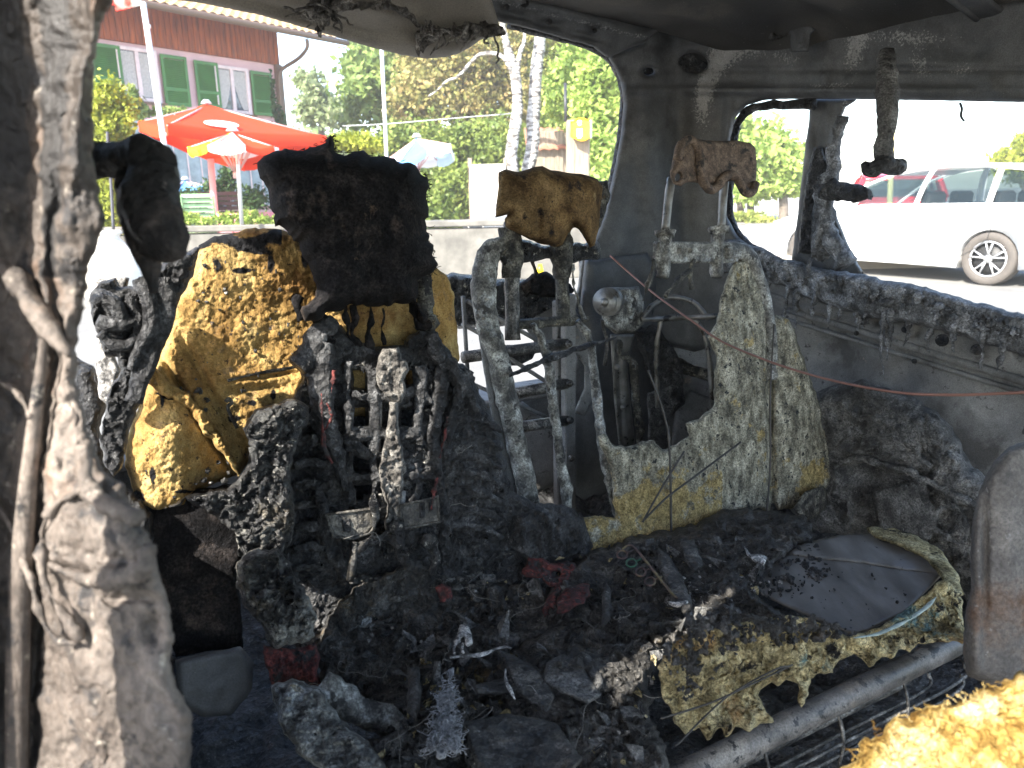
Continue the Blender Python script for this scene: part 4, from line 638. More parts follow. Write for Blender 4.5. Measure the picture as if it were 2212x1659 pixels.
rf = [(1590, 560), (1625, 558), (1640, 612), (1652, 640), (1672, 680), (1705, 690), (1716, 710), (1740, 790), (1765, 850), (1780, 920), (1796, 980), (1800, 1030), (1790, 1052), (1760, 1070), (1720, 1095), (1680, 1102), (1668, 1085), (1660, 1110), (1640, 1098), (1600, 1110), (1560, 1115), (1545, 1135), (1490, 1150), (1450, 1165), (1400, 1170), (1330, 1195), (1275, 1200), (1262, 1160), (1250, 1118), (1300, 1110), (1330, 1120), (1322, 1050), (1312, 1000), (1290, 942), (1305, 935), (1322, 960), (1350, 966), (1380, 958), (1412, 950), (1432, 972), (1460, 960), (1490, 940), (1480, 915), (1510, 905), (1540, 880), (1544, 820), (1545, 760), (1530, 730), (1552, 690), (1556, 640), (1570, 600)]
def rmask(x, y, b): return .62 * np.clip((y - 960) / 170, 0, 1) * (x < 1560) + .5 * np.exp(-((x - 1760) / 50) ** 2 - ((y - 1040) / 40) ** 2) + .15
m = MB().relief(rf, off(BACKR, .01), 3.3, .05, 12, .004, 35, 4, sd=102, fine=.003, bul=[(1664, 900, 8, 240, -.035, -.02), (1730, 900, 50, 200, .02), (1600, 850, 60, 200, .012), (1400, 1060, 120, 60, .01)], mask=rmask)
m.build('foam_pad', M['foam_grey'], sr)
for l, r in (([(1672, 700), (1664, 850), (1664, 1000), (1655, 1120)], .002), ([(1443, 920), (1448, 1020), (1450, 1180)], .0028), ([(1400, 800), (1430, 880), (1450, 960)], .0022)): MB().tube(pts(off(BACKR, -.05), l), r, 6, 5, amp=.0004).build('listing_wire', M['wire'], sr)
# seat pan
PANZ = plane(ZV, .515)
pan = [(1600, 1264), (1690, 1204), (1780, 1164), (1900, 1152), (1972, 1178), (2040, 1238), (1962, 1318), (1872, 1364), (1836, 1370), (1700, 1312)]
M['pan'] = mat('scorched_board', [(.36, (.07, .064, .056)), (.5, (.125, .116, .103)), (.64, (.19, .182, .168))], 6, 7, (.35, .75), .2, 160, dist=.003, streak=(3, 1, 1), spots=[((.17, .17, .18), 4.5, .62, .08), ((.02, .02, .02), 60, .66, .05)])
m = MB().relief(pan, PANZ, 4, .02, 4, .003, 6, .4, sd=103, bul=[(1990, 1205, 70, 20, .012, .4)]); m.build('seat_pan', M['pan'], sr)
m = MB().relief([(1700, 1196), (1740, 1172), (1820, 1154), (1900, 1152), (1962, 1168), (2036, 1228), (2030, 1240), (1960, 1232), (1860, 1216), (1780, 1208)], off(PANZ, -.012), 4, .012, 6, .002, 8, .8, sd=203); m.build('seat_pan_flap', M['pan'], sr)
m = MB(); scatter(m, [(1640, 1180), (1760, 1165), (1800, 1240), (1700, 1300), (1600, 1280)], PANZ, 170, .001, .006, .9, o=.013); scatter(m, pan, PANZ, 60, .0007, .003, o=.014); tag(m.build('pan_debris', M['char'], sr), kind='stuff')
# foam rim behind and drape in front
m = MB().relief([(1870, 1140), (1920, 1138), (1975, 1155), (2032, 1186), (2066, 1235), (2084, 1285), (2060, 1290), (2030, 1240), (1996, 1208), (1950, 1182), (1890, 1160)], off(PANZ, -.03), 3, .05, 10, .006, 25, 4, sd=104, mask=lambda x, y, b: .1 + 0 * x)
m.build('rear_foam_rim', M['foam_seat'], sr)
dr = [(2040, 1245), (2062, 1262), (2078, 1300), (2082, 1350), (2090, 1368), (2080, 1392), (2058, 1386), (2040, 1392), (2020, 1388), (1998, 1398), (1985, 1392), (1965, 1412), (1940, 1402), (1925, 1425), (1905, 1420), (1880, 1440), (1862, 1420), (1845, 1415), (1815, 1428), (1795, 1450), (1770, 1452), (1748, 1465), (1742, 1500), (1733, 1545), (1724, 1510), (1722, 1480), (1700, 1470), (1680, 1484), (1665, 1472), (1640, 1500), (1655, 1540), (1672, 1560), (1640, 1560), (1620, 1580), (1590, 1572), (1570, 1592), (1555, 1570), (1530, 1600), (1510, 1570), (1480, 1590), (1460, 1560), (1430, 1500), (1420, 1440), (1450, 1390), (1500, 1360), (1570, 1350), (1640, 1340), (1700, 1330), (1760, 1345), (1830, 1375), (1900, 1355), (1980, 1300)]
DRN = smin(off(PANZ, -.01), plane(NV * -.12 + MV * 1, .70), k=.1)
DRN = lambda px, py: np.minimum(PANZ(px, py) - .01, plane(MV, .66)(px, py)) 
def DRP(px, py):
    a = PANZ(px, py) + .005; b = plane(MV + .25 * ZV, .66 + .12)(px, py); k = .10; h = np.clip(.5 + .5 * (b - a) / k, 0, 1); return b * (1 - h) + a * h - k * h * (1 - h)
m = MB().relief(dr, DRP, 3.2, .03, 10, .012, 20, 5, kind='ridge', sd=105, fine=.004, lat=.008, mask=lambda x, y, b: .5 * np.exp(-((x - 1990) / 90) ** 2 - ((y - 1330) / 60) ** 2) + .45 * np.exp(-((x - 1760) / 60) ** 2 - ((y - 1440) / 50) ** 2) + .25 * fbm(b, 16, 3, 4))
m.build('seat_foam', M['foam_seat'], sr)
m = MB(); scatter(m, [(1480, 1330), (1760, 1330), (1860, 1370), (1700, 1390), (1500, 1380)], DRP, 300, .001, .006, .9, o=.022); scatter(m, [(1420, 1400), (1500, 1360), (1600, 1400), (1480, 1520)], DRP, 200, .001, .006, .9, o=.022, sd=7); tag(m.build('char_crust', M['char'], sr), kind='stuff')
m = MB().tube(pts(DRP, [(1845, 1378), (1900, 1368), (1960, 1340), (2000, 1312), (2022, 1290)], .035), [.001, .003, .003, .003, .001], 7, 7, amp=.0015, flat=.4); m.build('piping_strip', M['teal_strip'] if 'teal_strip' in M else M['white_scrap'], sr)
# front rail and wire basket below the seat
RD = lambda x: 1.0
fr_ = [(1440, 1700, .96), (1530, 1648, .99), (1680, 1572, 1.06), (1830, 1496, 1.13), (1960, 1440, 1.20), (2050, 1398, 1.26), (2078, 1384, 1.29), (2088, 1392, 1.31), (2086, 1420, 1.32)]
RA, RBp = P(1500, 1664, .993), P(2060, 1392, 1.27); RU = (RBp - RA) / np.linalg.norm(RBp - RA)
m = MB().tube([RA - RU * .3, RA, (RA + RBp) / 2, RBp, RBp + RU * .03 + MV * .012, RBp + RU * .045 + MV * .05, RBp + RU * .045 + MV * .12], [.0185] * 4 + [.018, .018, .017], 16, 8, amp=.0006, fr=90); m.build('front_rail', M['rail'] if 'rail' in M else M['metal'], sr)
for k, (dz, dm, r, e) in enumerate(((-.045, .02, .010, .10), (-.062, -.015, .003, .0), (-.085, -.012, .003, .0), (-.10, .03, .003, .02))):
    q = -ZV * -dz + MV * dm; m = MB().tube([RA - RU * .3 + q, (RA + RBp) / 2 + q, RBp - RU * e + q, RBp + RU * (.03 - e) + q + ZV * .02 + MV * .01], r, 8, 6, amp=.0004); m.build('basket_wire', M['metal'], sr)
for i in range(3):
    c = RA + (RBp - RA) * (.22 + i * .27); m = MB().tube([c - ZV * .01, c - ZV * .055 - MV * .016, c - ZV * .11 - MV * .012], .0026, 6, 4); m.build('basket_wire', M['metal'], sr)
m = MB().relief([(1400, 1590), (1500, 1560), (1700, 1470), (1900, 1400), (2100, 1380), (2140, 1500), (2140, 1800), (1300, 1800)], plane(ZV, .30), 8, .03, 10, .02, 14, 2, kind='ridge', sd=107); m.build('underseat_floor', M['char'], car)
# ---- near seat foam, bottom right corner
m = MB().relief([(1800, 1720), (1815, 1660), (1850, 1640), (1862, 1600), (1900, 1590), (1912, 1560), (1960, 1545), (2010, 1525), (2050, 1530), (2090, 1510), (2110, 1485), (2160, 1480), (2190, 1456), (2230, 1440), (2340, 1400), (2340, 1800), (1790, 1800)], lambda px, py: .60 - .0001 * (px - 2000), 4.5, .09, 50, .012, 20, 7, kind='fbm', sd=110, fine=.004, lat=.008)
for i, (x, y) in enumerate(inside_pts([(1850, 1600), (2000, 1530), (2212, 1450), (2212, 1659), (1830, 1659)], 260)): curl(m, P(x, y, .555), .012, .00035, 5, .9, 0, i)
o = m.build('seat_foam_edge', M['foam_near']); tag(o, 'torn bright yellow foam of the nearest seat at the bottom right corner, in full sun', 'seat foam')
# ================================================================== LOOSE THINGS
def loose(m, name, mt, label, cat, group=None, kind=None): return tag(m.build(name, mt), label, cat, group, kind)
loose(MB().tube(dpts([(1318, 552, 1.75), (1360, 590, 1.72), (1420, 640, 1.62), (1500, 697, 1.5), (1560, 738, 1.42), (1660, 780, 1.3), (1760, 812, 1.2), (1860, 835, 1.12), (1960, 850, 1.05), (2060, 853, 1.0), (2140, 851, .96), (2230, 846, .92), (2330, 835, .9)]), .0021, 6, 6), 'copper_wire', M['copper'], 'thin bare copper wire sagging across the right side of the wreck', 'wire')
loose(MB().relief([(568, 1392), (600, 1400), (650, 1402), (684, 1385), (690, 1420), (685, 1450), (692, 1474), (680, 1490), (672, 1478), (650, 1470), (590, 1480), (574, 1440)], off(BACKL, -.17), 2.6, .03, 12, .008, 30, 5, kind='ridge', sd=121, fine=.002), 'cloth_scrap', M['red'], 'dark red cloth under the melted grey armrest at the lower left', 'cloth')
loose(MB().relief([(1140, 1210), (1170, 1208), (1200, 1216), (1242, 1214), (1244, 1240), (1222, 1262), (1208, 1290), (1200, 1330), (1170, 1335), (1180, 1300), (1196, 1270), (1170, 1250), (1130, 1240)], off(RM_, -.09), 2.4, .02, 7, .012, 35, 6, kind='ridge', sd=122, fine=.002, holes=[el(1200, 1240, 10, 6), el(1190, 1320, 6, 8)]), 'cloth_scrap', M['red'], 'ragged red cloth scrap running down the middle of the burnt heap', 'cloth')
loose(MB().relief([(1222, 1268), (1246, 1262), (1270, 1262), (1274, 1284), (1262, 1302), (1240, 1310), (1222, 1328), (1200, 1326), (1205, 1290)], off(RM_, -.11), 2.4, .03, 7, .012, 35, 5, kind='ridge', sd=123, fine=.002), 'cloth_scrap', M['red'], 'folded red scrap with a charred crease, right of the ragged red cloth', 'cloth')
loose(MB().relief([(940, 1268), (955, 1262), (976, 1268), (980, 1290), (968, 1308), (950, 1300)], off(RB, -.09), 3, .02, 8, .006, 40, 2, sd=124, kind='ridge'), 'cloth_scrap', M['red'], 'small pinkish red tuft in the char below the melted grid shell', 'cloth')
m = MB()
for l in ([(722, 800), (718, 830), (716, 850)], [(966, 900), (960, 950), (950, 990)], [(945, 1030), (936, 1070), (932, 1100)], [(706, 870), (716, 900), (700, 930)], [(694, 850), (700, 960), (718, 1000)]): m.tube(pts(off(BACKL, -.135), l), [.001, .0022, .001], 7, 9, amp=.003, fr=130)
loose(m, 'red_thread', M['red'], 'thin red threads clinging to the melted grid shell of the left seat', 'threads', kind='stuff')
m = MB().relief([(992, 1350), (1004, 1346), (1014, 1356), (1020, 1372), (1022, 1390), (1010, 1398), (1000, 1388), (990, 1390), (982, 1400), (980, 1384), (988, 1370)], off(RB, -.12), 2.4, .015, 6, .005, 60, 1, sd=125, holes=[el(1000, 1384, 5, 7)]); m.tube(pts(off(RB, -.12), [(984, 1390), (980, 1404), (982, 1412)]), .002, 5, 3); m.tube(pts(off(RB, -.12), [(1000, 1390), (998, 1404), (1001, 1410)]), .002, 5, 3)
loose(m, 'pale_scrap', M['white_scrap'], 'small pale curled scrap standing on the char in the middle of the heap', 'scrap')
loose(MB().tube(pts(off(RB, -.10), [(972, 1420), (1000, 1417), (1040, 1414), (1070, 1402), (1090, 1398), (1105, 1400)]), [.002, .004, .0045, .0035, .003, .001], 7, 5, amp=.0015, fr=90, flat=.4), 'pale_strip', M['white_scrap'], 'long pale twisted strip lying below the curled scrap', 'scrap')
loose(MB().tube(pts(off(RM_, -.12), [(1092, 1445), (1093, 1470), (1102, 1490), (1112, 1510)]), [.001, .002, .003, .001], 6, 5), 'pale_sliver', M['white_scrap'], 'short pale bent sliver hanging over a dark hollow in the heap', 'scrap')
m = MB().relief([(966, 1490), (974, 1440), (980, 1500), (972, 1540), (984, 1580), (1000, 1616), (984, 1628), (968, 1612), (952, 1640), (938, 1610), (912, 1628), (924, 1594), (940, 1560), (950, 1500)], off(RM_, -.12), 2.4, .02, 6, .014, 45, 8, kind='ridge', sd=126, fine=.004)
for i in range(420):
    x, y = inside_pts([(958, 1460), (978, 1460), (998, 1622), (915, 1622)], 1)[0]; curl(m, pt(RM_, x, y, rng.uniform(.12, .155)), .016, .0005, 5, 1.0, 0, 300 + i)
loose(m, 'ash_tuft', M['fluff'], 'fluffy bluish-white ash tuft at the bottom centre', 'ash tuft')
m = MB(); spt = [(800, 1300, 9), (870, 1290, 8), (850, 1420, 14), (1045, 1240, 12), (1080, 1300, 16), (975, 1380, 10), (1140, 1270, 12), (1100, 1500, 10), (1200, 1610, 14), (1000, 1600, 12), (860, 1560, 20), (1330, 1330, 10), (1360, 1270, 8), (820, 1180, 8), (1020, 960, 5), (1030, 1090, 6), (940, 1250, 7), (1180, 1300, 14), (700, 1480, 8), (1160, 1420, 16), (900, 1620, 20), (1390, 1500, 10), (1480, 1280, 6), (1540, 1260, 6), (600, 1340, 8)]
for i, (x, y, L) in enumerate(spt): curl(m, pt(RM_ if y > 1200 else off(BACKL, -.06), x, y, .10), .010 * L, .00045, 12, .55, 0, 500 + i)
loose(m, 'burnt_fibre', M['wire_pale'], 'pale curled fibres strewn all over the burnt seats', 'fibres', kind='stuff')
m = MB()
for i, (x, y) in enumerate(inside_pts([(1420, 1220), (1640, 1190), (1700, 1260), (1640, 1300), (1500, 1330), (1380, 1300)], 90)): m.lump(pt(RM_, x, y, .07), rng.uniform(.0006, .0022), .6, 2, 5, sq=rng.uniform(.4, 1.8, 3), sd=i)
for i in range(30): x, y = inside_pts([(1350, 1290), (1420, 1270), (1560, 1260), (1560, 1310), (1400, 1340)], 1)[0]; curl(m, pt(RM_, x, y, .07), .014, .0006, 6, .9, 0, 700 + i)
loose(m, 'glass_crumbs', M['white_scrap'], 'white and pale green crumbs scattered on the char left of the seat pan', 'crumbs', kind='stuff')
# half-burnt plastic strip with rings
t = thing('ring_strip', pt(RM_, 1400, 1240, .1), 'half-burnt plastic strip with a row of reddish and green rings, standing in the char', 'plastic strip')
S = off(RM_, -.12)
M['strip'] = mat('strip_plastic', [(.36, (.03, .018, .016)), (.5, (.11, .06, .05)), (.64, (.2, .16, .07))], 30, 5, (.5, .8), .3, 100, dist=.004)
M['strip_green'] = flat('green_plastic', (.03, .10, .055), .5, 0, .5, 40)
m = MB().tube(pts(S, [(1345, 1185), (1358, 1178), (1372, 1184), (1400, 1218), (1440, 1268), (1462, 1292)]), [.002, .003, .0035, .0035, .0035, .003], 6, 5, flat=.5); m.build('strip_edge', M['strip'], t)
for i, (x, y) in enumerate(((1352, 1198), (1372, 1216), (1392, 1236), (1412, 1256))):
    r = 11; m = MB().tube(pts(S, [(x - 8 + r * math.cos(a), y + r * math.sin(a) * .8) for a in np.linspace(0, 2 * math.pi, 13)]), .0018, 5, 3); m.tube(pts(S, [(x + 2, y - 4), (x + 18, y - 10)]), .0015, 4, 2); m.build('ring', M['strip_green'] if i == 1 else M['strip'], t)
m = MB().tube(pts(S, [(1446, 1302), (1458, 1306), (1474, 1306), (1484, 1300)]), [.003, .004, .005, .003], 6, 4); m.build('melted_tip', M['white_scrap'], t)
# wires with a knot on the seat foam
D3 = off(DRP, -.05)
loose(MB().tube(pts(D3, [(1428, 1552), (1500, 1530), (1560, 1508), (1640, 1470), (1712, 1436)]), .0013, 6, 6), 'tie_wire', M['wire'], 'upper straight dark wire lying across the seat foam at the lower right', 'wire')
loose(MB().tube(pts(D3, [(1460, 1610), (1472, 1600), (1510, 1560), (1562, 1512), (1610, 1480), (1680, 1444), (1704, 1440)]), .0013, 6, 6), 'tie_wire', M['wire'], 'lower dark wire with a hooked end, crossing the upper wire on the seat foam', 'wire')
loose(MB().tube(pts(off(BACKR, -.10), [(1392, 1122), (1440, 1075), (1500, 1030), (1600, 955)]), .0022, 6, 6), 'listing_wire', M['wire'], 'straight thin wire sloping up across the grey foam of the right seat', 'wire')
loose(MB().tube(pts(off(BACKR, -.09), [(1388, 1128), (1420, 1070), (1450, 1020), (1478, 975)]), .0022, 6, 6), 'listing_wire', M['wire'], 'steeper short wire leaning against the left part of the grey foam', 'wire')
loose(MB().relief([(1712, 1098), (1740, 1060), (1780, 1050), (1790, 1085), (1770, 1110), (1735, 1130)], off(BACKR, -.08), 3, .02, 6, .003, 30, 1.5, sd=128), 'trim_flap', M['crust'], 'bluish grey metal flap under the lower right corner of the grey foam', 'flap')
loose(MB().tube(pts(off(RM_, -.08), [(1500, 1172), (1560, 1176), (1606, 1175)]), .0028, 6, 4), 'thin_rod', M['wire'], 'thin rod lying flat in the char behind the seat pan', 'rod')
loose(MB().relief([(1606, 1176), (1620, 1196), (1645, 1196), (1658, 1204), (1650, 1222), (1630, 1214), (1612, 1200)], off(RM_, -.09), 2.6, .01, 4, .006, 60, 2, kind='ridge', sd=129), 'torn_film', M['white_scrap'], 'crinkled whitish film at the rear left edge of the seat pan', 'film')

# mixed debris: bent flakes of burnt trim, chips and cinders lying in the heap
def flakes(name, n, poly, surf, mt, r0, r1, lab, o=.06, sd=0):
    g = np.random.default_rng(sd); m = MB()
    for x, y in inside_pts(poly, n, g):
        r = g.uniform(r0, r1); c = pt(surf, x, y, o + g.uniform(0, .015)); u = g.normal(size=3); u /= np.linalg.norm(u); v = np.cross(u, g.normal(size=3)); v /= np.linalg.norm(v); w_ = np.cross(u, v); k = g.integers(4, 7); a = np.sort(g.uniform(0, 6.28, k)); a = np.linspace(0, 6.28, k, endpoint=False) + g.uniform(-.4, .4, k); q = g.uniform(.4, 1.2, k)
        top = [c + r * (u * math.cos(t) * s_ * g.uniform(.8, 2.2) + v * math.sin(t) * s_) + w_ * r * .4 * math.cos(t * 2) for t, s_ in zip(a, q)]; th = w_ * g.uniform(.0006, .002)
        V = top + [p - th for p in top] + [c + w_ * r * .3, c + w_ * r * .3 - th]; F = [(i, (i + 1) % k, 2 * k) for i in range(k)] + [(k + (i + 1) % k, k + i, 2 * k + 1) for i in range(k)] + [(i, k + i, k + (i + 1) % k, (i + 1) % k) for i in range(k)]; m.add(V, F)
    o_ = m.build(name, mt, smooth=False); tag(o_, lab, 'debris', kind='stuff')
HEAP = [(700, 1300), (1000, 1240), (1300, 1180), (1600, 1160), (1660, 1300), (1420, 1420), (1380, 1659), (800, 1659), (900, 1500), (760, 1440)]
flakes('trim_flakes', 260, HEAP, RM_, M['char_gloss'], .003, .013, 'shiny black bent flakes of burnt trim in the heap', sd=1)
flakes('ash_chips', 150, HEAP, RM_, M['ash'], .0015, .006, 'light grey ash chips in the heap', sd=2)
flakes('foam_chips', 110, HEAP + [(1760, 1340)], RM_, M['foam_seat'], .0015, .007, 'small brown and yellow foam chips in the heap', sd=3)
flakes('grey_flakes', 90, HEAP, RM_, M['veiled'], .006, .022, 'larger grey flakes in the heap', sd=4)
flakes('shell_flakes', 150, [(660, 760), (960, 760), (1100, 1080), (1200, 1180), (1000, 1300), (640, 1300)], off(BACKL, -.06), M['char_gloss'], .002, .010, 'shiny flakes stuck to the melted grid shell', o=.03, sd=5)
# ================================================================== OUTSIDE
M['ground'] = mat('pale_asphalt', [(.36, (.145, .14, .127)), (.64, (.20, .193, .175))], 2, 8, (.8, 1), .4, 60, dist=.01, spots=[((.12, .118, .11), .9, .57, .15), ((.09, .09, .085), 60, .62, .05)])
M['concrete'] = mat('concrete', [(.36, (.09, .085, .073)), (.64, (.17, .16, .138))], 4, 8, (.8, 1), .4, 40, dist=.01, spots=[((.2, .19, .17), 2, .6, .2)])
M['terr'] = flat('terrace_paving', (.30, .27, .23), .9, 0, .2, 3)
m = MB(); m.add([[-110, -30, 0], [110, -30, 0], [110, 160, 0], [-110, 160, 0]], [(0, 1, 2, 3)]); o = m.build('ground', M['ground'], smooth=False); tag(o, 'pale sunlit asphalt of the car park', 'ground', kind='structure')
# retaining wall and terrace behind it
WP = plane([0, 1, 0], 11.0)
zt = pt(WP, 1000, 478)[2]
wl = [P(60, 600, 11.3), P(1290, 600, 11.3)]
x0, x1 = -8.5, pt(WP, 1330, 480)[0]
m = MB().box([(x0 + x1) / 2, 11.15, zt / 2 - .05], [x1 - x0, .3, zt - .1], bev=.01); q = m
o = thing('retaining_wall', [(x0 + x1) / 2, 11.15, 0], 'pale concrete retaining wall below the restaurant terrace', 'wall'); q.build('wall_body', M['concrete'], o)
m = MB().box([(x0 + x1) / 2, 11.15, zt - .03], [x1 - x0 + .06, .38, .09], bev=.015); m.build('coping', M['concrete'], o)
m = MB().box([0, 60, (zt - .62) / 2], [60, 97.3, zt - .62]); o = m.build('terrace', M['terr'], smooth=False); tag(o, 'raised terrace ground behind the retaining wall', 'terrace', kind='structure')
# house -------------------------------------------------------------
HC = P(628, 420, 21.6); HC[2] = 0; HU = np.array([-.57, -.82, 0]); HU /= np.linalg.norm(HU); HN = np.array([-HU[1], HU[0], 0]) * 1.0
if HN @ (EYE - HC) < 0: HN = -HN
def hp(px, py, o=0):                      # photo point on the front -> (u, z)
    r = ray(px, py); t = ((HC + HN * o - EYE) @ HN) / (r @ HN); p = EYE + r * t; return (p - HC) @ HU, p[2]
def HP(u, z, o=0): return HC + HU * u + HN * o + ZV * z
house = thing('restaurant_house', HP(5, 0, -3), 'pink house with red-brown timber boarding, green shutters and a tiled roof', 'house')
HA = [HU, HN, ZV]
zs = (hp(604, 148)[1] + hp(205, 72)[1]) / 2; ug = 11.5
M['pink'] = mat('pink_render', [(.3, (.66, .42, .44)), (.7, (.74, .50, .52))], 3, 6, (.85, 1), .4, 60, dist=.01)
M['timber'] = mat('red_boards', [(.36, (.14, .024, .006)), (.64, (.40, .092, .022))], 5, 8, (.6, .9), .3, 40, streak=(3, 3, .4), dist=.006)
M['shutter'] = flat('green_paint', (.045, .17, .035), .5, 0, .2, 4)
M['frame'] = flat('pinkish_white_frame', (.72, .58, .58), .5)
M['glass'] = flat('window_glass', (.06, .07, .09), .05, 0, .4, 2, spec=1)
M['curtain'] = flat('net_curtain', (.45, .42, .40), .9, 0, .25, 30)
M['tile'] = mat('roof_tiles', [(.3, (.42, .26, .12)), (.7, (.62, .46, .26))], 5, 5, (.8, 1), .3, 30)
M['gutter'] = flat('brown_gutter', (.14, .085, .055), .5)
MB().box(HP(ug / 2, zs / 2, -3.05), [ug, 6, zs], HA).build('wall', M['pink'], house, smooth=False)
ze = zs + (hp(604, 148)[1] - hp(640, 92)[1]) * 0 + 1.75
g0 = hp(746, 104, 1.1); g1 = hp(330, 14, 1.1); zg = (g0[1] + g1[1]) / 2; ze = zg + .35
m = MB(); u = 0
while u < ug:
    m.box(HP(u + .075, (zs + ze) / 2, .0 + .006 * math.sin(u * 37)), [.142, .05, ze - zs], HA, .006); u += .15
m.build('timber_boarding', M['timber'], house, smooth=False)
MB().box(HP(ug / 2, (zs + ze) / 2, -3.03), [ug, 5.9, ze - zs], HA).build('upper_wall', M['timber'], house, smooth=False)
MB().box(HP(.06, zs / 2, -.02), [.2, .16, zs], HA).build('corner_post', M['gutter'], house, smooth=False)
# roof with corrugated tiles
m = MB(); sl_ = math.radians(22); nu, nvv = 240, 26; ue0 = g0[0]; ue1 = ug + .5
dn = -HN * math.cos(sl_) + ZV * math.sin(sl_); nn = HN * math.sin(sl_) + ZV * math.cos(sl_); E0 = HP(0, zg + .12, 1.15)
U, V_ = np.meshgrid(np.linspace(ue0, ue1, nu * 2), np.arange(nvv * 3)); row = (V_ // 3).ravel(); fr3 = (V_ % 3).ravel() / 2
hgt = .035 * np.abs(np.sin(U.ravel() * math.pi / .24)) + .03 * (1 - fr3); L_ = row * .30 + fr3 * .298
T = E0 + np.outer(U.ravel(), HU) + np.outer(L_, dn) + np.outer(hgt, nn); idx = np.arange(T.shape[0]).reshape(nvv * 3, nu * 2); q = np.stack([idx[:-1, :-1], idx[:-1, 1:], idx[1:, 1:], idx[1:, :-1]], -1).reshape(-1, 4)
m.add(T, [tuple(r) for r in q]); c = E0 + HU * (ue0 + ue1) / 2 + dn * 3.9 - nn * .06; m.box(c, [ue1 - ue0, 7.8, .08], [HU, dn, nn], mi=1); m.build('roof', [M['tile'], M['timber']], house, smooth=False)
gp = [E0 + HU * uu - ZV * .06 + HN * .05 for uu in np.linspace(ue0, ue1, 8)]; MB().tube(gp, .075, 10, 2, smooth=False).build('gutter', M['gutter'], house)
m = MB(); pl = [HP(*hp(663, 84, 1.15), 1.15), HP(*hp(663, 104, 1.1), 1.1), HP(*hp(645, 126, .7), .7), HP(*hp(614, 146, .2), .2), HP(*hp(604, 158, .12), .12), HP(*hp(603, 178, .12), .12)]; b_ = HP(pl[-1].dot(HU) - HC.dot(HU), .8, .1); pl += [HP((pl[-1] - HC) @ HU, 3, .1), HP((pl[-1] - HC) @ HU, .8, .1)]
m.tube(pl, .05, 10, 5); m.build('downpipe', M['gutter'], house)
def hrect(xl, xr, yt, yb):
    ym = (yt + yb) / 2; ul = hp(xl, ym)[0]; ur = hp(xr, ym)[0]; xm = (xl + xr) / 2; return ur, ul, hp(xm, yb)[1], hp(xm, yt)[1]
def shutter(xl, xr, yt, yb):
    a, b, z0, z1 = hrect(xl, xr, yt, yb); w_ = abs(b - a); c = (a + b) / 2
    m = MB(); h = z1 - z0
    for s in (-1, 1): m.box(HP(c + s * (w_ / 2 - .035), (z0 + z1) / 2, .04), [.07, .045, h], HA, .004)
    for z in (z0 + .04, z0 + h * .33, z1 - .04): m.box(HP(c, z, .04), [w_ - .14, .043, .08], HA, .004)
    z = z0 + .1
    while z < z1 - .08:
        m.box(HP(c, z, .035), [w_ - .13, .012, .05], [HU, HN * .8 + ZV * .6, ZV * .8 - HN * .6]); z += .042
    f = m.build('shutter', M['shutter'], house, smooth=False)
for r in ((196, 262, 96, 205), (350, 405, 121, 229), (422, 472, 134, 232), (543, 587, 156, 250)): shutter(*r)
def window(xl, xr, yt, yb):
    a, b, z0, z1 = hrect(xl, xr, yt, yb); w_ = abs(b - a); c = (a + b) / 2; h = z1 - z0
    m = MB()
    for s in (-1, 1): m.box(HP(c + s * (w_ / 2 - .03), (z0 + z1) / 2, .01), [.09, .09, h + .06], HA, .006)
    m.box(HP(c, z1, .01), [w_, .088, .08], HA, .006); m.box(HP(c, (z0 + z1) / 2, .015), [.09, .06, h - .05], HA, .006); m.box(HP(c, z0 + .02, .0), [w_, .08, .08], HA, .006)
    f = m.build('window', M['frame'], house, smooth=False)
    MB().box(HP(c, (z0 + z1) / 2, -.005), [w_ - .1, .012, h - .05], HA).build('pane', M['glass'], f, smooth=False)
    MB().box(HP(c, z0 - .06, .07), [w_ + .16, .18, .04], HA, .005).build('sill', M['gutter'], f, smooth=False)
    for s in (-1, 1):
        m = MB(); n = 24; U = np.linspace(0, 1, n); top = []; bot = []
        for t in U:
            k = s * (.06 + t * (w_ / 2 - .12)); top.append(HP(c + k, z1 - .06, .012 + .006 * math.sin(t * 40)));
            lo = z0 + .08 + (h * .55) * max(0, 1 - t * 1.6) ** 1.5 if xl > 400 else z0 + .08; bot.append(HP(c + k, lo, .012 + .006 * math.sin(t * 40)))
        V = top + bot; m.add(V + [v + HN * .003 for v in V], [(i, i + 1, n + i + 1, n + i) for i in range(n - 1)] + [(2 * n + i, 3 * n + i, 3 * n + i + 1, 2 * n + i + 1) for i in range(n - 1)]); m.build('curtain', M['curtain'], f)
for r in ((256, 340, 108, 216), (467, 537, 148, 243)): window(*r)
# ground floor glazed veranda seen under the parasols
M['blueglass'] = flat('veranda_glass', (.30, .38, .42), .15, 0, .3, 3, spec=.8)
m = MB(); 
for k in range(26):
    uu = .3 + k * .36; m.box(HP(uu, 1.9, .14), [.02, .03, 2.2], HA)
m.build('glazing_bar', M['frame'], house, smooth=False); MB().box(HP(4.8, 2.0, .08), [9.4, .03, 2.0], HA).build('veranda_glazing', M['blueglass'], house, smooth=False)
